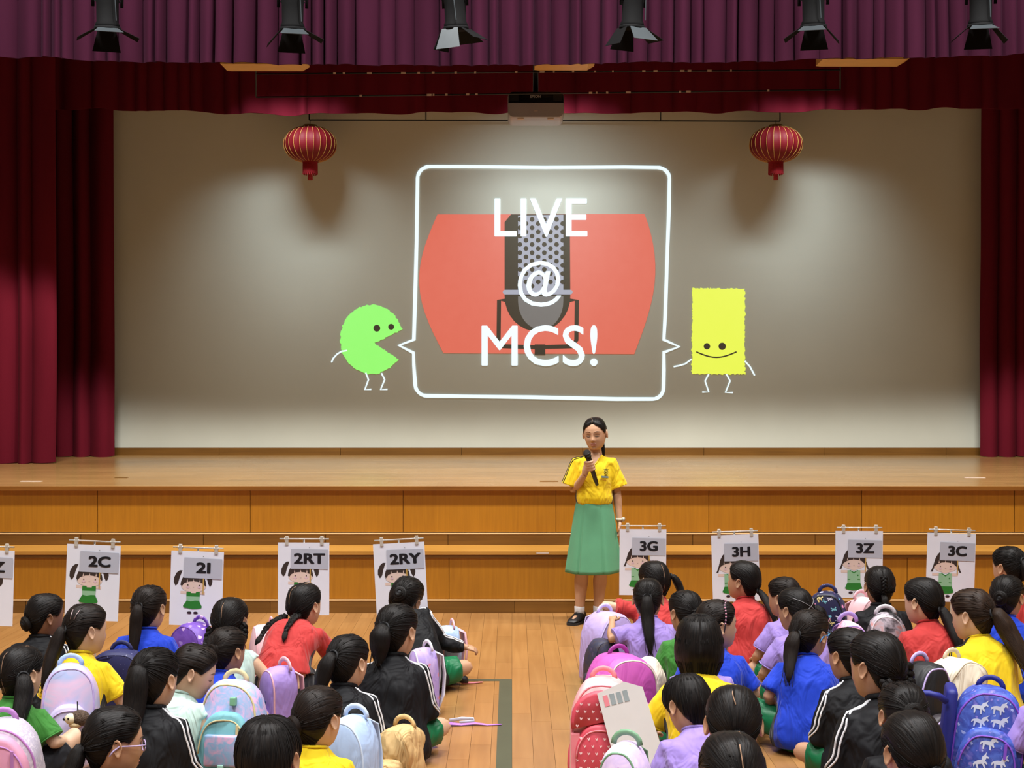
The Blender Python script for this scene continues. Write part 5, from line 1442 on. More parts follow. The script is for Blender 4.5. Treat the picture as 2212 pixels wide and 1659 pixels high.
skt = MB().loft(rings + inner, cap=False).build('skirt', M_SKIRT, girl, True)
MB().loft([ell(V((0, 0.004, z)), X_, Y_, None, 0.119 + d, 0.098 + d, 40) for z, d in ((0.832, 0.003), (0.834, 0.0075), (0.862, 0.0065), (0.866, 0.002))]).build('waistband', M_SKIRT, skt, True)
# socks, shoes
for s in (-1, 1):
    h, kn, an = gL[s]
    MB().tube([an - V((0, 0, 0.03)), an, an + V((0, 0, 0.022)), an + V((0, 0, 0.028))], [0.036, 0.035, 0.036, 0.033], 16, ridge=0.02).build('sock', M_SOCK, girl, True)
    fd = V((0.42, 0.9, 0)).normalized() if s > 0 else V((0.0, 1, 0)); sv = V((-fd.y, fd.x, 0)); b0 = V((an.x, an.y, 0))
    up = MB(); prof = [(-0.062, 0.020, 0.040), (-0.055, 0.030, 0.074), (-0.03, 0.036, 0.084), (0.01, 0.037, 0.082), (0.035, 0.038, 0.070), (0.07, 0.041, 0.055), (0.11, 0.041, 0.044), (0.14, 0.035, 0.036), (0.158, 0.022, 0.026)]
    up.loft([[b0 + fd * t + sv * rx * math.copysign(abs(math.cos(2 * math.pi * j / 16)) ** 0.8, math.cos(2 * math.pi * j / 16)) + V((0, 0, 0.012 + (hz - 0.012) * (1 + math.sin(2 * math.pi * j / 16)) / 2)) for j in range(16)] for t, rx, hz in prof])
    sh_ = up.build('shoe', M_SHOE, girl, True)
    so2 = [(t, rx + 0.004) for t, rx, hz in prof]; so2[0] = (-0.066, 0.022); so2[-1] = (0.164, 0.024)
    outl = [b0 + fd * t + sv * r for t, r in so2] + [b0 + fd * t - sv * r for t, r in so2[::-1]]
    MB().loft([outl, [p + V((0, 0, 0.016)) for p in outl]]).build('sole', M_SOLE, sh_)
    for q in range(3):
        t_ = 0.03 + 0.018 * q; hz = float(np.interp(t_, [p[0] for p in prof], [p[2] for p in prof]))
        MB().tube([b0 + fd * t_ - sv * 0.022 + V((0, 0, hz - 0.006)), b0 + fd * t_ + V((0, 0, hz + 0.003)), b0 + fd * t_ + sv * 0.022 + V((0, 0, hz - 0.006))], 0.004, 6).build('lace', M_SOLE, sh_, True)
# hair drawn back into a low ponytail, parted
HLG = ([0, 12, 30, 48, 62, 74, 84, 98, 108, 122, 145, 180], [0.080, 0.074, 0.062, 0.046, 0.024, 0.004, 0.016, 0.020, -0.010, -0.050, -0.082, -0.088])
hair_cap('hair', H_BLACK, girl, GHM, HLG, (0, -0.098, -0.03), 0.009, 0.0, 0.0015, 3, 24, 96)
pts = [GHM @ (head_pt(z_, math.radians(ph_), 0.0092) + V((0, 0, 0.0095 * max(0, z_ / 0.105) ** 2))) for z_, ph_ in ((0.078, 1), (0.088, 1), (0.097, 2), (0.104, 60))]
MB().tube(pts, 0.0018, 6, flat=0.6).build('hair_parting', M_PART, girl, True)
p0 = GHM @ V((0, -0.102, -0.03))
pt = [p0, p0 + V((-0.012, -0.02, -0.015)), p0 + V((-0.026, -0.022, -0.07)), p0 + V((-0.034, -0.010, -0.13)), p0 + V((-0.036, -0.012, -0.20))]
soft_tube('ponytail', smooth_path(pt, 14), [0.017, 0.02, 0.023, 0.024, 0.024, 0.024, 0.023, 0.022, 0.021, 0.02, 0.019, 0.017, 0.014, 0.010, 0.007, 0.004, 0.003][:len(smooth_path(pt, 14))], H_BLACK, girl, 14)
MB().ball(p0 + V((0, -0.006, 0)), 0.019, 12, 8).build('hair_tie', M_ELAST, girl, True)
# watch
wv = gA[-1][2] + V((0, 0, 0.015)); M_WAT = mat('watch_cream', C(206, 200, 182), 0.45)
wt = MB().tube([wv + V((0, 0, -0.009)), wv + V((0, 0, 0.009))], 0.0265, 20).build('wristwatch', M_WAT, girl, True)
MB().tube([wv + V((-0.020, 0.012, 0)), wv + V((-0.033, 0.018, 0))], [0.017, 0.015], 16).build('watch_face', mat('watch_dark', C(176, 172, 158), 0.3), wt, True)
# microphone: held in the hand, a thing of its own
mic = thing('microphone', 'black handheld microphone held up to the speaker\'s mouth', 'microphone', (gx, YG, 0), math.pi)
M_MIC = mat('mic_black', C(16, 16, 17), 0.4, 0.1)
MB().tube([m0, m0 + md * 0.004, m0 + md * 0.03, m0 + md * 0.031, m0 + md * 0.16, m0.lerp(m1, 0.93), m1], [0.009, 0.0115, 0.0125, 0.0145, 0.0178, 0.0195, 0.022], 18).build('handle', M_MIC, mic, True)
MB().tube([m1 - md * 0.006, m1 + md * 0.006], 0.0235, 20).build('collar', M_MIC, mic, True)
R_ = md.to_track_quat('Z', 'Y').to_matrix().to_4x4()
MB().ball((0, 0, 0), (0.0265, 0.0265, 0.0275), 22, 16, M=Matrix.Translation(m1 + md * 0.022) @ R_).build('grille', mat('mic_grille', C(26, 24, 25), 0.55, 0.3, 200, 0.8, 500), mic, True)
MB().tube([m1 + md * 0.022 - md * 0.003, m1 + md * 0.022 + md * 0.003], 0.0275, 24).build('grille_band', M_MIC, mic, True)
# ------------------------------------------------------------------ class signs on stands
M_PAPER = mat('sign_paper', C(238, 241, 253), 0.45, 0.02)
M_CARD = mat('sign_card_grey', C(190, 194, 208), 0.5, 0.02)
M_INK = mat('ink_black', C(18, 18, 26), 0.5, 0.02)
M_HAIRP = mat('print_hair', C(58, 46, 42), 0.5, 0.05); M_SKINP = mat('print_skin', C(232, 208, 196), 0.5, 0.02); M_GRN = mat('print_green', C(40, 128, 46), 0.5, 0.05)
M_LGRN = mat('print_light_green', C(148, 196, 158), 0.5, 0.04); M_STICK = mat('print_stick', C(200, 162, 84), 0.5, 0.05); M_SHP = mat('print_shoe', C(48, 28, 40), 0.5); M_BLUSH = mat('print_blush', C(226, 196, 204), 0.5)
M_ACRY = mat('clear_acrylic', C(236, 234, 230), 0.12, 0.02, trans=0.55); M_CLIP = mat('clear_clip', C(225, 218, 205), 0.25, 0.05, trans=0.35)
PRINT = [M_HAIRP, M_SKINP, M_GRN, M_LGRN, M_STICK, M_SHP, M_BLUSH, M_INK, M_PAPER]
PW, PH = 0.297, 0.420
def uvp(u, v): return ((u - 0.5) * PW, -v * PH)
def sign(px, py, Y, txt, roll, label, fam):
    c_ = P(px, py, Y)                                              # top middle of the paper
    t = thing('class_sign', label, 'sign', (c_.x, Y, 0), 0, 'class signs on stands')
    RM = Matrix.Translation((0, 0, c_.z)) @ Matrix.Rotation(math.radians(roll), 4, 'Y')
    # paper with a faint curl
    n = 8; v = []; 
    for i in range(n + 1):
        for j in range(n + 1):
            u_, v_ = i / n, j / n
            x, z = uvp(u_, v_); v.append((x, -0.004 * math.sin(math.pi * u_) * v_, z))
    f = [(i * (n + 1) + j, i * (n + 1) + j + 1, (i + 1) * (n + 1) + j + 1, (i + 1) * (n + 1) + j) for i in range(n) for j in range(n)]
    pap = MB().add(v, f, 0, RM).add([(x, y + 0.0006, z) for x, y, z in v], f, 0, RM).build('paper', M_PAPER, t, True)
    bow = lambda u_, v_: -0.004 * math.sin(math.pi * u_) * v_
    def shape(mb, uvs, layer, mi):
        if fam == 2 and layer < 8: uvs = [(a_, b_ if b_ < 0.36 else 0.36 + (b_ - 0.36) * 0.89) for a_, b_ in uvs]
        cu = sum(q[0] for q in uvs) / len(uvs); cv = sum(q[1] for q in uvs) / len(uvs)
        pts = [uvp(*q) for q in uvs]; m_ = len(pts)
        mb.add([(x, bow(u_, v_) - 0.0006 - 0.00035 * layer, z) for (x, z), (u_, v_) in zip(pts, uvs)], [tuple(range(m_))], mi, RM)
    el = lambda cu, cv, ru, rv, n_=20, a0=0, a1=360: [(cu + ru * math.cos(math.radians(a0 + (a1 - a0) * k / n_)), cv - rv * math.sin(math.radians(a0 + (a1 - a0) * k / n_))) for k in range(n_ + (0 if a1 - a0 == 360 else 1))]
    mb = MB()
    if fam == 2:
        shape(mb, [(0.225, 0.262), (0.17, 0.262), (0.115, 0.295), (0.07, 0.36), (0.065, 0.43), (0.10, 0.485), (0.125, 0.47), (0.15, 0.44), (0.175, 0.36)], 1, 0)
        shape(mb, [(0.69, 0.35), (0.72, 0.44), (0.755, 0.49), (0.79, 0.45), (0.80, 0.40), (0.79, 0.36), (0.75, 0.33)], 1, 0)
        shape(mb, el(0.44, 0.475, 0.245, 0.215, 28, 0, 180), 1, 0)
        shape(mb, el(0.445, 0.488, 0.235, 0.085, 28), 2, 1)
        shape(mb, [(0.21, 0.50), (0.22, 0.43), (0.30, 0.385), (0.31, 0.345), (0.60, 0.345), (0.61, 0.40), (0.67, 0.43), (0.68, 0.49), (0.62, 0.44), (0.52, 0.415), (0.44, 0.41), (0.36, 0.415), (0.27, 0.44)], 3, 0)
        for q in (0.325, 0.445, 0.565): shape(mb, [(q - 0.012, 0.425), (q, 0.375), (q + 0.012, 0.42)], 4, 1)
        EV, FU = 0.468, 0.445; dx = 0.108
        shape(mb, [(0.20, 0.560), (0.335, 0.560), (0.335, 0.605), (0.20, 0.602)], 1, 1); shape(mb, [(0.55, 0.560), (0.665, 0.566), (0.665, 0.61), (0.55, 0.605)], 1, 1)
        shape(mb, [(0.40, 0.56), (0.49, 0.56), (0.50, 0.60), (0.39, 0.60)], 3, 1)
        shape(mb, [(0.315, 0.568), (0.39, 0.568), (0.40, 0.588), (0.49, 0.588), (0.50, 0.568), (0.57, 0.568), (0.57, 0.64), (0.315, 0.64)], 4, 2)
        shape(mb, [(0.315, 0.64), (0.57, 0.64), (0.565, 0.715), (0.32, 0.715)], 4, 3)
        shape(mb, [(0.325, 0.70), (0.40, 0.715), (0.48, 0.70), (0.56, 0.70), (0.615, 0.79), (0.60, 0.815), (0.52, 0.825), (0.44, 0.83), (0.36, 0.82), (0.27, 0.81), (0.255, 0.785)], 5, 2)
        SV, su, sd = 0.885, 0.44, 0.06; stick = 0.63; lab = (0.255, 0.975, 0.085, 0.36); tx = (0.41, 0.83) if len(txt) < 3 else (0.31, 0.92); tz = (0.14, 0.295)
    else:
        shape(mb, [(0.27, 0.275), (0.225, 0.31), (0.18, 0.37), (0.145, 0.46), (0.11, 0.53), (0.085, 0.565), (0.13, 0.565), (0.15, 0.52), (0.20, 0.48), (0.30, 0.43)], 1, 0)
        shape(mb, [(0.62, 0.40), (0.66, 0.47), (0.70, 0.545), (0.72, 0.575), (0.68, 0.57), (0.64, 0.52), (0.58, 0.45)], 1, 0)
        shape(mb, el(0.395, 0.50, 0.255, 0.20, 28, 0, 180), 1, 0)
        shape(mb, el(0.39, 0.495, 0.235, 0.075, 28), 2, 1)
        shape(mb, [(0.18, 0.52), (0.36, 0.585), (0.42, 0.585), (0.60, 0.52), (0.60, 0.49), (0.18, 0.49)], 2, 1)
        shape(mb, [(0.15, 0.495), (0.16, 0.43), (0.27, 0.395), (0.62, 0.395), (0.64, 0.45), (0.62, 0.49), (0.55, 0.445), (0.46, 0.428), (0.39, 0.425), (0.31, 0.43), (0.22, 0.455)], 3, 0)
        for q in (0.255, 0.385, 0.51): shape(mb, [(q - 0.012, 0.44), (q, 0.395), (q + 0.012, 0.435)], 4, 1)
        EV, FU = 0.483, 0.39; dx = 0.107
        shape(mb, [(0.12, 0.583), (0.30, 0.583), (0.30, 0.622), (0.12, 0.622)], 1, 1); shape(mb, [(0.50, 0.583), (0.65, 0.583), (0.65, 0.622), (0.50, 0.622)], 1, 1)
        shape(mb, [(0.255, 0.585), (0.30, 0.583), (0.39, 0.625), (0.48, 0.583), (0.525, 0.585), (0.53, 0.78), (0.255, 0.78)], 4, 3)
        shape(mb, [(0.295, 0.582), (0.315, 0.582), (0.39, 0.612), (0.465, 0.582), (0.485, 0.582), (0.39, 0.632)], 5, 2)
        shape(mb, [(0.26, 0.715), (0.315, 0.712), (0.315, 0.724), (0.26, 0.727)], 5, 2); shape(mb, [(0.465, 0.712), (0.52, 0.715), (0.52, 0.727), (0.465, 0.724)], 5, 2)
        shape(mb, el(0.475, 0.66, 0.015, 0.012, 10), 5, 2)
        shape(mb, [(0.25, 0.775), (0.53, 0.775), (0.565, 0.845), (0.55, 0.87), (0.46, 0.882), (0.36, 0.885), (0.24, 0.87), (0.205, 0.85)], 5, 2)
        SV, su, sd = 0.918, 0.385, 0.06; stick = 0.635; lab = (0.27, 0.985, 0.13, 0.395); tx = (0.43, 0.82); tz = (0.175, 0.335)
    for s_ in (-1, 1):
        shape(mb, el(FU + s_ * dx, EV, 0.012, 0.0085, 12), 6, 7); shape(mb, el(FU + s_ * dx * 1.0, EV + 0.032, 0.032, 0.016, 14), 5, 6); shape(mb, el(su + s_ * sd, SV, 0.045, 0.0185, 16), 5, 5)
    shape(mb, [(FU - 0.02, EV + 0.025), (FU, EV + 0.033), (FU + 0.02, EV + 0.025), (FU, EV + 0.037)], 6, 0)
    shape(mb, [(stick - 0.012, lab[3]), (stick + 0.012, lab[3]), (stick + 0.010, 0.60), (stick - 0.010, 0.60)], 7, 4)
    mb.build('printed_figure', PRINT, pap, fixn=False)
    mb = MB(); shape(mb, [(lab[0], lab[2]), (lab[1], lab[2] + 0.01), (lab[1], lab[3] + 0.005), (lab[0] - 0.008, lab[3])], 8, 0); mb.build('class_card', M_CARD, pap, fixn=False)
    mb = MB(); shape(mb, el((lab[0] + lab[1]) / 2, lab[2] - 0.018, 0.007, 0.005, 8), 8, 0); mb.build('pin', M_INK, pap, fixn=False)
    me_ = text_mesh(txt, 0.1, 0.0)
    co_ = np.zeros(len(me_.vertices) * 3); me_.vertices.foreach_get('co', co_); co_ = co_.reshape(-1, 3)
    # heavy face: widen each outline by doubling the letters with small offsets
    mb = MB(); mn, mx = co_.min(0), co_.max(0)
    (xa, za), (xb, zb) = uvp(tx[0], tz[0]), uvp(tx[1], tz[1])
    polys = [tuple(q.vertices) for q in me_.polygons]; l_ = 0
    e_ = 0.0046
    asp = (mx[0] - mn[0]) / (mx[2] - mn[2]) * 1.22 * (za - zb); mid_ = (xa + xb) / 2
    asp = min(asp + 2 * e_, xb - xa); xa, xb = mid_ - asp / 2, mid_ + asp / 2
    for ox, oz in ((0, 0), (-1, 0), (1, 0), (0, -0.55), (0, 0.55), (-0.7, 0.5), (0.7, 0.5), (-0.7, -0.5), (0.7, -0.5)):
        vv = []
        for p in co_:
            x = xa + e_ + (p[0] - mn[0]) / (mx[0] - mn[0]) * (xb - xa - 2 * e_) + ox * e_; z = zb + e_ + (p[2] - mn[2]) / (mx[2] - mn[2]) * (za - zb - 2 * e_) + oz * e_
            vv.append((x, bow(x / PW + 0.5, -z / PH) - 0.0040 - 0.00008 * l_, z))
        mb.add(vv, polys, 0, RM); l_ += 1
    bpy.data.meshes.remove(me_)
    mb.build('lettering', M_INK, pap, fixn=False)
    # acrylic rod, clips, pole and foot
    MB().tube([RM @ Vector((-0.15 + 0.01, 0.004, 0.020)), RM @ Vector((0.145, 0.004, 0.020))], 0.0042, 8).build('rod', M_ACRY, t, True)
    for u_ in (-0.098, 0.105):
        cp = MB(); cp.box(-0.010, 0.010, -0.006, 0.008, -0.014, 0.038, M=RM @ Matrix.Translation((u_, 0, 0)), bev=0.003)
        cp.tube([RM @ Vector((u_ - 0.013, 0.001, 0.020)), RM @ Vector((u_ + 0.013, 0.001, 0.020))], 0.008, 10)
        cp.build('clip', M_CLIP, t)
    pc = RM @ Vector((0, 0.012, 0.020))
    MB().tube([Vector((pc.x, 0.012, 0.012)), pc], 0.005, 8).build('pole', M_ACRY, t, True)
    MB().box(-0.10, 0.10, -0.06, 0.085, 0, 0.012, bev=0.003).build('foot_plate', M_ACRY, t)
for (px, py, Y, tx, roll, fam, lab) in ((-26, 1188, 8.2, '2Z', 2.0, 2, 'white class sign cut off at the left edge, a letter Z showing'),
        (203, 1177, 8.2, '2C', 2.4, 2, 'white class sign reading 2C with a printed girl'), (427, 1191, 8.35, '2I', 2.0, 2, 'white class sign reading 2I with a printed girl'),
        (656, 1172, 8.55, '2RT', 0.2, 2, 'white class sign reading 2RT with a printed girl'), (861, 1173, 8.55, '2RY', -3.0, 2, 'white class sign reading 2RY with a printed girl'),
        (1389, 1143, 9.4, '3G', 0.3, 3, 'white class sign reading 3G beside the standing child'), (1587, 1155, 9.3, '3H', -1.8, 3, 'white class sign reading 3H with a printed girl'),
        (1856, 1147, 9.25, '3Z', 0.2, 3, 'white class sign reading 3Z with a printed girl'), (2056, 1152, 9.05, '3C', 1.6, 3, 'white class sign reading 3C with a printed girl')):
    sign(px, py, Y, tx, roll, lab, fam)
# ------------------------------------------------------------------ school bags
def bag(px, top, h, w, d, label, m, pocket=None, trim=None, yaw=0, tilt=0, roll=0, name='backpack', handle=True, hm=None, slump=0.012, dome=0.45, straps=True, pocket_h=0.5, extra=None, seed=1, D=None, side=True):
    """a backpack standing on the floor, front pocket turned to the camera; h is its height, px and top where its top shows"""
    Dn = D or depth_for(top, h)
    c_ = P(px, top, Dn)
    if D: h = c_.z
    t = thing(name, label, 'bag', (c_.x, Dn, 0), -math.radians(yaw), 'school bags between the children')
    trim = trim or m; pocket = pocket or m; hm = hm or trim
    TM = Matrix.Rotation(math.radians(tilt), 4, 'X') @ Matrix.Rotation(math.radians(roll), 4, 'Y')
    def outline(sw, sh, n=9, z0=0.0):
        hw_ = w / 2 * sw; hh = h * sh; r = 0.03; pts = []
        for k in range(4): pts.append((-hw_ + r - r * math.cos(math.pi / 2 * k / 3), z0 + r - r * math.sin(math.pi / 2 * k / 3)))
        pts = [(-hw_ + r * (1 - math.sin(math.pi / 2 * k / 3)), z0 + r * (1 - math.cos(math.pi / 2 * k / 3))) for k in range(4)]
        zt = z0 + hh * (1 - dome)
        left = [(-hw_ * math.cos(math.pi / 2 * k / n) ** 0.75, zt + hh * dome * math.sin(math.pi / 2 * k / n)) for k in range(n)]
        lo = pts + left
        return lo + [(0, z0 + hh)] + [(-x, z) for x, z in lo[::-1]]
    def block(sw, sh, y0, y1, mtl, nm, parent, z0=0.0, rnd=0.03):
        rings = []
        for y, q in ((y0, 0.86), (y0 + rnd * 0.35, 0.95), (y0 + rnd, 1.0), ((y0 + y1) / 2, 1.015), (y1 - rnd, 1.0), (y1 - rnd * 0.3, 0.96), (y1, 0.88)):
            ol = outline(sw * q, sh * (0.5 + 0.5 * q), 9, z0 + (1 - q) * 0.06)
            rings.append([TM @ (Vector((x, y, max(z, 0.0))) + Vector((0, 0, 0))) for x, z in ol])
        mb = MB().loft(rings)
        so_ = Vector((seed * 3.1, seed * 1.3, 0))
        mb.v = [p + Vector((0, 0, 0)) + Vector((noise.noise(p * 9 + so_), noise.noise(p * 9 + so_ + Vector((5, 0, 0))), 0.4 * noise.noise(p * 8 + so_))) * slump for p in mb.v]
        for p in mb.v: p.z = max(p.z, 0.001)
        o = mb.build(nm, mtl, parent, True)
        return o
    body = block(1.0, 1.0, -d / 2, d / 2, m, 'main_body', t)
    pk = block(0.80, pocket_h, -d / 2 - 0.045, -d / 2 + 0.02, pocket, 'front_pocket', t, 0.015, 0.02)
    ol = outline(0.93, 0.965)
    so_ = Vector((seed * 3.1, seed * 1.3, 0))
    def wob(p): return p + Vector((noise.noise(p * 9 + so_), noise.noise(p * 9 + so_ + Vector((5, 0, 0))), 0.4 * noise.noise(p * 8 + so_))) * slump
    MB().tube([wob(TM @ Vector((x, -d / 2 + 0.006, z))) for x, z in ol[3:-3]], 0.0045, 6).build('zip', trim, body, True)
    olp = outline(0.74, pocket_h * 0.90, 9, 0.018)
    MB().tube([wob(TM @ Vector((x, -d / 2 - 0.046, z))) for x, z in olp[4:-4]], 0.0035, 6).build('pocket_zip', trim, pk, True)
    MB().box(-0.006, 0.006, -d / 2 - 0.054, -d / 2 - 0.048, h * pocket_h * 0.70, h * pocket_h * 0.9, M=TM @ Matrix.Translation((w * 0.22, 0, 0)), bev=0.002).build('zip_pull', trim, pk)
    if handle:
        MB().tube([TM @ Vector((0.05 * math.cos(a_), d * 0.22, h - 0.012 + 0.045 * math.sin(a_))) for a_ in np.linspace(0, math.pi, 9)], 0.011, 8, flat=0.55).build('handle', hm, t, True)
    if straps:
        for s_ in (-1, 1):
            MB().tube([TM @ Vector((s_ * w * q, d / 2 + o_, h * z_)) for q, o_, z_ in ((0.12, 0.0, 0.93), (0.20, 0.035, 0.88), (0.26, 0.045, 0.6), (0.30, 0.035, 0.3), (0.34, 0.0, 0.08))], 0.026, 10, flat=0.25, up=(1, 0, 0)).build('strap', hm, t, True)
    if side:
        for s_ in (-1, 1):
            MB().ball((0, 0, 0), (0.02, d * 0.36, h * 0.19), 12, 8, M=TM @ Matrix.Translation((s_ * w * 0.485, 0, h * 0.22))).build('side_pocket', pocket, t, True)
    if extra: extra(t, TM, w, h, d)
    return t

def decals(o, poly, spots, mtl, name, ydir=1, off=0.0016):
    """flat printed motifs laid on the front of a bag part: spots are (x, z, size, turn)"""
    from mathutils.bvhtree import BVHTree
    me = o.data; bv = BVHTree.FromPolygons([v.co.copy() for v in me.vertices], [tuple(q.vertices) for q in me.polygons])
    mb = MB()
    for x, z, sz, tn in spots:
        c_, s_ = math.cos(tn), math.sin(tn); v = []
        for px_, pz_ in poly:
            q = Vector((x + sz * (c_ * px_ - s_ * pz_), -0.6, z + sz * (s_ * px_ + c_ * pz_)))
            h_ = bv.ray_cast(q, Vector((0, 1, 0)))
            if h_[0] is None: v = None; break
            v.append(h_[0] - Vector((0, off, 0)))
        if v: mb.add(v, [tuple(range(len(v)))])
    if mb.v:
        p = mb.build(name, mtl, o, fixn=False); p['kind'] = 'stuff'
PONY = [(-0.45, 0.1), (-0.6, 0.0), (-0.62, -0.25), (-0.5, -0.1), (-0.42, -0.05), (-0.40, -0.5), (-0.30, -0.5), (-0.26, -0.12), (0.05, -0.15), (0.12, -0.5), (0.22, -0.5), (0.22, -0.1), (0.38, -0.28), (0.46, -0.22), (0.34, 0.05), (0.5, 0.22), (0.62, 0.14), (0.68, 0.24), (0.52, 0.42), (0.66, 0.68), (0.42, 0.48), (0.22, 0.40), (0.10, 0.16), (-0.2, 0.18)]
HEART = [(0.0, -0.5), (0.42, 0.05), (0.44, 0.36), (0.22, 0.46), (0.04, 0.1), (-0.04, 0.1), (-0.22, 0.46), (-0.44, 0.36), (-0.42, 0.05)]
BUTT = [(0.0, -0.35), (0.14, -0.05), (0.45, -0.4), (0.55, -0.05), (0.3, 0.05), (0.6, 0.3), (0.5, 0.55), (0.1, 0.15), (0.0, 0.3), (-0.1, 0.15), (-0.5, 0.55), (-0.6, 0.3), (-0.3, 0.05), (-0.55, -0.05), (-0.45, -0.4), (-0.14, -0.05)]

lav = [C(196, 180, 222), C(172, 186, 226), C(222, 190, 220), C(176, 200, 228)]
B_HOLO = blotch('tie_dye_lavender', lav, 6.0, 0.35); B_HOLO2 = blotch('tie_dye_pocket', [C(202, 198, 214), C(190, 180, 216), C(216, 204, 214)], 7, 0.3)
B_NAVY = blotch('navy_stars', [C(22, 24, 66), C(32, 34, 86), C(20, 20, 60)], 5, 0.6, 3, [C(190, 190, 220)], 60, 0.10)
B_PURP = blotch('purple_bloom', [C(88, 52, 150), C(112, 74, 172), C(84, 46, 140)], 8, 0.5, 3, [C(196, 160, 214), C(220, 190, 220), C(150, 120, 200)], 22, 0.28)
B_TEAL = mat('teal_canvas', C(112, 172, 180), 0.65, 0.06, 6, 0.05, 80, fold=0.3); B_FLOR = blotch('pastel_bloom', [C(196, 176, 214), C(150, 180, 220), C(222, 176, 214), C(120, 160, 210)], 22, 0.55, 5)
B_FLOR2 = blotch('pastel_flap', [C(176, 150, 186), C(126, 164, 196), C(206, 160, 190), C(150, 170, 190)], 16, 0.35, 5)
B_LIL = mat('lilac_nylon', C(164, 136, 206), 0.55, 0.06, 6, 0.05, 60, fold=0.3); B_PINKT = mat('pink_trim', C(226, 172, 182), 0.5, 0.05); B_PALE = mat('pale_pink', C(230, 190, 196), 0.55, 0.06)
B_SKY = mat('sky_nylon', C(168, 192, 226), 0.55, 0.06, 6, 0.05, 60, fold=0.3); B_SKY2 = mat('grey_blue', C(136, 166, 190), 0.6, 0.05); B_TAN = mat('tan_canvas', C(208, 174, 118), 0.75, 0.08, 6, 0.1, 50, fold=0.8)
B_LUNI = blotch('lavender_print', [C(190, 168, 220), C(170, 150, 214), C(214, 190, 226)], 10, 0.5, 4, [C(226, 214, 236), C(150, 120, 200), C(210, 140, 170)], 24, 0.22)
B_MAG = mat('magenta_nylon', C(196, 88, 172), 0.5, 0.06, 6, 0.05, 40, fold=0.3); B_MAGD = mat('magenta_dark', C(150, 50, 138), 0.5, 0.05); B_ZIP = mat('zip_beige', C(206, 192, 178), 0.5)
B_LIL2 = mat('lilac_pale', C(186, 166, 220), 0.5, 0.06, 6, 0.05, 50, fold=0.3); B_DARKP = blotch('dark_swirl', [C(34, 32, 38), C(60, 54, 66), C(40, 44, 70), C(84, 70, 96)], 24, 0.6, 6)
B_RED = blotch('coral_hearts', [C(196, 66, 82), C(202, 74, 90), C(190, 60, 78)], 4, 0.5, 2); B_BLUSH = blotch('blush_wash', [C(240, 208, 208), C(236, 190, 190), C(226, 150, 150), C(242, 216, 214)], 6, 0.5)
B_ROSE = mat('rose_strip', C(222, 130, 140), 0.5); B_GREY = mat('grey_panel', C(140, 150, 152), 0.6)
B_BUTT = blotch('navy_butterflies', [C(20, 20, 56), C(26, 26, 66), C(18, 18, 50)], 5, 0.55, 3, [C(214, 130, 170), C(226, 200, 120), C(200, 200, 226), C(120, 190, 210)], 20, 0.24)
B_BLKP = blotch('black_scraps', [C(30, 28, 32), C(34, 30, 34), C(190, 180, 190), C(206, 140, 130)], 14, 0.6, 4); B_BLK = mat('black_nylon', C(22, 22, 24), 0.55, 0.1, 6, 0.08, 60, fold=0.3)
B_CREAM = mat('cream_canvas', C(226, 214, 192), 0.75, 0.05, 6, 0.1, 40, fold=0.7); B_NVY2 = mat('navy_plain', C(28, 34, 120), 0.55, 0.08)
B_UNI = blotch('blue_ponies', [C(40, 64, 150), C(70, 96, 186), C(44, 60, 150), C(120, 110, 190)], 16, 0.55, 5, [C(150, 160, 214), C(120, 110, 190)], 34, 0.22); B_VIO = mat('violet_zip', C(120, 70, 190), 0.5)
B_LFL = blotch('lilac_bloom', [C(226, 204, 232), C(206, 186, 226), C(236, 216, 236)], 14, 0.5, 4, [C(200, 160, 210), C(240, 220, 120)], 30, 0.14); B_SAGE = mat('sage_zip', C(110, 150, 116), 0.55)

bag(150, 1436, 0.46, 0.25, 0.14, 'lavender tie-dye backpack between the green and the yellow shirt', B_HOLO, B_HOLO2, B_LIL2, yaw=-12, tilt=-4, hm=B_SKY, pocket_h=0.6, seed=2)
bag(258, 1404, 0.40, 0.25, 0.14, 'navy starry backpack behind the yellow shirt child on the left', B_NAVY, yaw=5, seed=3, dome=0.2)
bag(402, 1342, 0.38, 0.25, 0.15, 'purple flowered backpack next to the blue shirt child, below the 2I sign', B_PURP, mat('purple_plain', C(84, 48, 142), 0.5), yaw=30, roll=12, seed=4)
def teal_extra(t, TM, w, h, d):
    MB().box(-0.075, 0.075, -d / 2 - 0.066, -d / 2 - 0.040, 0.14, 0.27, M=TM, bev=0.012).build('flap', B_FLOR2, t, True)
    MB().box(-0.012, 0.012, -d / 2 - 0.072, -d / 2 - 0.05, 0.105, 0.15, M=TM, bev=0.003).build('buckle', mat('mint_tab', C(150, 196, 180), 0.5), t)
    MB().box(-0.012, 0.012, -d / 2 - 0.03, -d / 2 + 0.0, h * 0.80, h * 0.87, M=TM @ Matrix.Translation((0.03, 0, 0)), bev=0.004).build('leaf_tag', mat('leaf_tag', C(120, 176, 140), 0.5), t)
bag(496, 1472, 0.48, 0.28, 0.14, 'teal backpack with pastel floral flap in the lower left group', B_FLOR, B_TEAL, mat('gold_zip', C(200, 186, 140), 0.5), yaw=8, tilt=-6, extra=teal_extra, pocket_h=0.72, seed=5)
bag(594, 1436, 0.40, 0.16, 0.13, 'purple backpack with pink trim beside the bending child', B_LIL, None, B_PINKT, yaw=50, roll=6, seed=6)
bag(574, 1349, 0.38, 0.22, 0.14, 'pale pink backpack behind the bending child in red', B_PALE, None, B_PINKT, yaw=70, seed=7, D=8.05)
bag(914, 1400, 0.34, 0.14, 0.12, 'lavender printed backpack held beside the curly ponytail child', B_LUNI, B_LIL2, mat('white_trim', C(220, 220, 228), 0.5), yaw=60, seed=8)
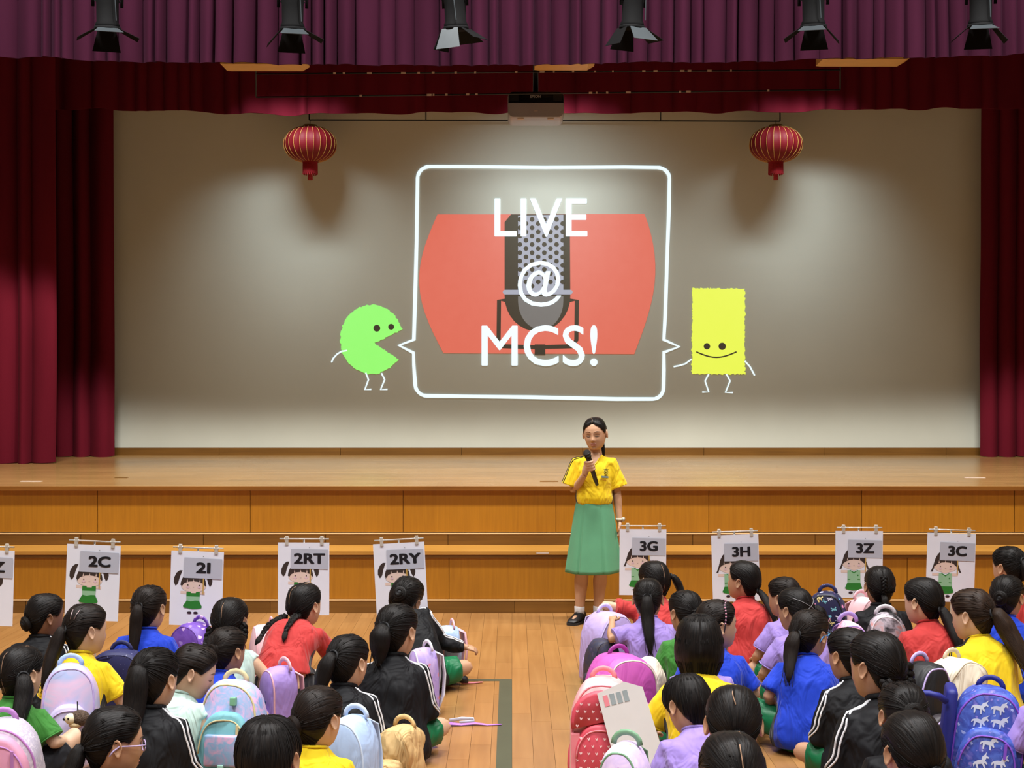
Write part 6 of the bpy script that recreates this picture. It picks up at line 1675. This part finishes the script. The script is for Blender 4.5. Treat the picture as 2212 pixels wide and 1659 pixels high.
bag(968, 1352, 0.33, 0.18, 0.11, 'light blue backpack beyond the black jacket at the aisle', B_SKY, None, B_PINKT, yaw=75, seed=9, D=8.42)
bag(760, 1546, 0.42, 0.19, 0.15, 'light blue backpack leaning behind a black jacket, bottom left', B_SKY, B_SKY2, mat('sky_trim', C(190, 208, 232), 0.5), yaw=25, seed=10)
bag(864, 1568, 0.27, 0.18, 0.16, 'crumpled tan bag on the floor by the aisle', B_TAN, None, None, yaw=30, slump=0.04, name='cloth_bag', straps=False, seed=11, side=False)
bag(2, 1556, 0.44, 0.30, 0.18, 'pink backpack with a printed edge at the bottom left corner', blotch('white_scribble', [C(216, 206, 214), C(180, 170, 190), C(230, 220, 226)], 40, 0.5, 5), mat('pink_shell', C(214, 150, 178), 0.45), mat('orchid_zip', C(176, 120, 186), 0.5), yaw=-8, pocket_h=0.9, seed=12)
bag(1306, 1322, 0.40, 0.25, 0.19, 'lilac backpack standing at the aisle, hugged by a child', B_LIL2, B_LIL2, mat('lilac_trim', C(204, 190, 232), 0.5), yaw=-35, roll=5, seed=13, pocket_h=0.62)
bag(1302, 1380, 0.30, 0.19, 0.13, 'dark swirl patterned bag at the aisle between lilac and magenta backpacks', B_DARKP, None, None, yaw=-20, seed=14, name='cloth_bag', dome=0.6, handle=False, straps=False)
bag(1334, 1414, 0.42, 0.30, 0.20, 'magenta backpack with a beige zip, half open', B_MAG, B_MAG, B_ZIP, yaw=-25, roll=4, seed=15, hm=B_MAGD, slump=0.02)
bag(1398, 1420, 0.36, 0.15, 0.14, 'cream cloth bag slumped behind the magenta backpack', B_CREAM, None, None, yaw=20, seed=16, name='cloth_bag', slump=0.03, handle=False, straps=False, side=False)
def red_extra(t, TM, w, h, d):
    fl_ = MB(); r_ = []
    for y_, q in ((-d / 2 - 0.034, 0.9), (-d / 2 - 0.03, 1.0), (-d / 2 + 0.02, 1.02)):
        pts = [(-w * 0.47 * q, 0.27), (-w * 0.47 * q, 0.30)] + [(-w * 0.47 * q * math.cos(math.pi * k / 12), 0.30 + 0.125 * q * math.sin(math.pi * k / 12)) for k in range(1, 12)] + [(w * 0.47 * q, 0.34), (w * 0.47 * q, 0.325)]
        r_.append([TM @ Vector((x, y_, z)) for x, z in pts])
    fl_.loft(r_).build('top_flap', B_RED, t, True)
    MB().box(-w * 0.47, -w * 0.33, -d / 2 - 0.03, -d / 2 + 0.01, 0.02, 0.25, M=TM, bev=0.006).build('side_strip', B_ROSE, t)
    MB().add([TM @ Vector(q) for q in ((-w * 0.1, -d / 2 - 0.031, 0.28), (w * 0.45, -d / 2 - 0.031, 0.28), (w * 0.45, -d / 2 - 0.031, 0.325), (-w * 0.1, -d / 2 - 0.012, 0.28), (w * 0.45, -d / 2 - 0.012, 0.28), (w * 0.45, -d / 2 - 0.012, 0.325))], [(0, 1, 2), (3, 5, 4), (0, 3, 4, 1), (1, 4, 5, 2), (2, 5, 3, 0)]).build('grey_gusset', B_GREY, t)
    rh = random.Random(4); M_HRT = mat('heart_print', C(240, 206, 208), 0.5)
    for ch in t.children:
        if ch.name.split('.')[0] in ('front_pocket', 'top_flap'):
            lo, hi = ((0.03, 0.27) if ch.name.startswith('front') else (0.29, 0.41))
            decals(ch, HEART, [(-0.10 + 0.033 * i + (0.016 if j % 2 else 0), lo + 0.03 * j, 0.013, rh.uniform(-0.2, 0.2)) for i in range(7) for j in range(int((hi - lo) / 0.03))], M_HRT, 'heart_print')
    MB().box(w * 0.36, w * 0.40, -d / 2 - 0.062, -d / 2 - 0.05, 0.18, 0.26, M=TM, bev=0.003).build('zip_tag', B_ROSE, t)
bag(1302, 1466, 0.46, 0.27, 0.24, 'coral red trolley backpack with small white hearts at the aisle', B_BLUSH, B_RED, B_ROSE, yaw=6, tilt=-3, seed=17, extra=red_extra, pocket_h=0.6, slump=0.006, name='trolley_backpack')
# clear plastic folder leaning on the trolley bag
fo = thing('plastic_folder', 'grey translucent plastic folder leaning on the coral trolley backpack', 'folder', (P(1400, 1600, 6.05).x, 6.02, 0), math.radians(-8))
M_FOL = mat('frosted_plastic', C(222, 218, 214), 0.35, 0.03, trans=0.15)
FM = Matrix.Rotation(math.radians(-12), 4, 'X') @ Matrix.Rotation(math.radians(-16), 4, 'Y')
MB().plate([(-0.09, 0.0), (0.12, 0.0), (0.10, 0.46), (0.03, 0.50), (-0.09, 0.48)], -0.004, 0.004, M=FM).build('sleeve', M_FOL, fo)
for q in range(4): MB().box(-0.07 + q * 0.028, -0.05 + q * 0.028, -0.0055, -0.0045, 0.42, 0.465, M=FM).build('label_bar', B_GREY if q else B_ROSE, fo)
MB().box(-0.085, 0.09, -0.0015, 0.0015, 0.02, 0.34, M=FM).build('paper', M_PAPER, fo)
bag(1348, 1606, 0.43, 0.17, 0.17, 'lilac flowery backpack with sage zip at the bottom by the aisle', B_LFL, None, B_SAGE, yaw=20, seed=18)
def butt_extra(t, TM, w, h, d):
    rb = random.Random(6)
    for ch in [c for c in t.children if c.name.split('.')[0] in ('front_pocket', 'main_body')]:
        pk = ch.name.startswith('front')
        for q, cc in enumerate(((222, 150, 185), (230, 210, 140), (215, 215, 235), (130, 200, 215))):
            decals(ch, BUTT, [(rb.uniform(-0.09, 0.09), rb.uniform(0.05, 0.2) if pk else rb.uniform(0.26, 0.42), rb.uniform(0.022, 0.034), rb.uniform(-0.6, 0.6)) for _ in range(3)], mat('butterfly_%d' % q, C(*cc), 0.5), 'butterfly_print')
bag(1786, 1278, 0.46, 0.25, 0.17, 'navy backpack with butterflies standing below the riser', B_BUTT, B_BUTT, B_BLK, yaw=20, seed=19, hm=B_NAVY, D=8.85, extra=butt_extra)
bag(1866, 1290, 0.44, 0.18, 0.13, 'rounded pink backpack below the 3Z sign', B_PALE, mat('dusty_pink', C(206, 150, 170), 0.5), B_PINKT, yaw=-30, seed=20, D=8.75, dome=0.6)
bag(1914, 1324, 0.50, 0.23, 0.10, 'black backpack with scrappy print behind the plaited jacket child', B_BLKP, B_BLK, mat('white_pipe', C(205, 200, 205), 0.5), yaw=4, seed=21, D=7.85)
bag(1836, 1340, 0.44, 0.16, 0.13, 'pink ruffled bag between the butterfly backpack and black jacket', blotch('pink_ruffle', [C(226, 150, 180), C(240, 190, 208), C(206, 120, 160)], 40, 0.6, 5), None, B_LIL, yaw=-10, seed=22, slump=0.03, name='cloth_bag')
bag(1998, 1430, 0.46, 0.22, 0.16, 'black backpack with a top loop in the right group', B_BLK, mat('charcoal_panel', C(60, 54, 58), 0.5), B_LIL2, yaw=-30, seed=23)
bag(2050, 1422, 0.42, 0.26, 0.17, 'cream canvas bag slumped behind the yellow shirt on the right', B_CREAM, None, mat('cream_trim', C(206, 192, 166), 0.6), yaw=-30, roll=8, seed=24, slump=0.035, name='cloth_bag', straps=False, side=False)
def uni_extra(t, TM, w, h, d):
    ru = random.Random(8); M_PNY = mat('pony_print', C(206, 214, 238), 0.5, 0.05)
    for ch in t.children:
        if ch.name.split('.')[0] in ('front_pocket', 'main_body'):
            pk = ch.name.startswith('front')
            sp_ = [(-0.075 + 0.072 * i + (0.03 if j % 2 else 0), 0.06 + 0.075 * j, 0.052, ru.uniform(-0.25, 0.25)) for i in range(3) for j in range(4)] if pk else [(-0.08 + 0.075 * i, 0.36 + 0.055 * j, 0.05, ru.uniform(-0.25, 0.25)) for i in range(3) for j in range(2)]
            decals(ch, PONY, sp_, M_PNY, 'pony_print')
    MB().box(-w * 0.62, -w * 0.46, -d / 2 - 0.01, d / 2 + 0.01, 0.02, h * 0.96, M=TM, bev=0.02).build('side_panel', B_NVY2, t, True)
    MB().tube([TM @ Vector((-w * 0.62 - q, -d / 2 - 0.02 - 0.03 * k, z)) for q, k, z in ((0.0, 0, h * 0.86), (0.03, 1, h * 0.90), (0.07, 1.3, h * 0.91), (0.10, 1, h * 0.90), (0.12, 0, h * 0.84))], 0.014, 10).build('pull_handle', B_NVY2, t, True)
    cm_ = MB().box(0.02, 0.075, -d / 2 - 0.075, -d / 2 - 0.045, 0.12, 0.165, M=TM @ Matrix.Rotation(0.3, 4, 'Y'), bev=0.008).build('camera_charm', mat('charm_blue', C(130, 196, 220), 0.4), t, True)
    MB().tube([TM @ Vector((0.085, -d / 2 - 0.07, 0.128)), TM @ Vector((0.085, -d / 2 - 0.084, 0.128))], 0.014, 14).build('charm_lens', M_EYEW, cm_, True)
bag(2116, 1484, 0.48, 0.29, 0.22, 'blue backpack printed with white ponies, violet zip, lower right', B_UNI, B_UNI, B_VIO, yaw=14, tilt=-4, roll=6, seed=25, extra=uni_extra, hm=B_NVY2, pocket_h=0.66, slump=0.008)

# ------------------------------------------------------------------ small things
q = PF(1000, 1478); s1 = thing('bag_strap', 'pink and white strap lying on the floor by the aisle', 'strap', q)
MB().tube([(-0.03, 0.0, 0.02), (0.0, 0, 0.008), (0.06, 0.01, 0.006), (0.11, 0.03, 0.006)], [0.02, 0.016, 0.012, 0.008], 10, flat=0.25, up=(0, 1, 0)).build('webbing', mat('pink_web', C(226, 130, 140), 0.6), s1, True)
MB().tube([(-0.09, -0.02, 0.03), (-0.03, 0.0, 0.02)], [0.03, 0.022], 10, flat=0.4, up=(0, 1, 0)).build('padded_end', mat('white_web', C(210, 204, 214), 0.6), s1, True)
q = PF(970, 1568); s2 = thing('bag_strap', 'long purple strap trailing across the floor to the court line', 'strap', q)
MB().tube([(0.0, 0.0, 0.012), (0.06, 0.004, 0.006), (0.13, 0.012, 0.010), (0.19, 0.0, 0.006), (0.26, 0.012, 0.005)], [0.024, 0.018, 0.017, 0.012, 0.008], 10, flat=0.2, up=(0, 1, 0)).build('webbing', mat('purple_web', C(176, 116, 206), 0.6), s2, True)
MB().tube([(0.0, 0.06, 0.012), (0.06, 0.075, 0.018), (0.12, 0.075, 0.016), (0.125, 0.045, 0.01), (0.05, 0.04, 0.006)], 0.009, 8, flat=0.3, up=(0, 0, 1)).build('adjuster_loop', mat('grey_web', C(190, 190, 206), 0.6), s2, True)
hq = P(168, 1551, 6.45)
hg = thing('plush_charm', 'small brown hedgehog plush hanging on the lavender backpack', 'plush', hq)
MB().ball((0.01, 0, 0), (0.043, 0.035, 0.036), 18, 12).build('body', mat('plush_brown', C(84, 66, 52), 0.9, 0.3, 60, 0.9, 160), hg, True)
fc = MB().ball((-0.026, -0.016, 0.0), (0.026, 0.024, 0.024), 16, 10).build('face', mat('plush_cream', C(228, 212, 176), 0.8), hg, True)
MB().ball((-0.052, -0.022, 0.0), 0.0075, 10, 8).build('nose', M_IRIS, fc, True)
MB().ball((-0.030, -0.040, 0.006), 0.0045, 10, 8).build('eye', M_IRIS, fc, True)
MB().ball((-0.008, -0.010, -0.026), (0.03, 0.024, 0.016), 14, 8).build('belly', mat('plush_tan', C(206, 182, 140), 0.8), hg, True)
MB().tube([(0.0, 0, 0.034), (-0.004, 0.01, 0.07)], 0.003, 6).build('cord', M_RAIL, hg)
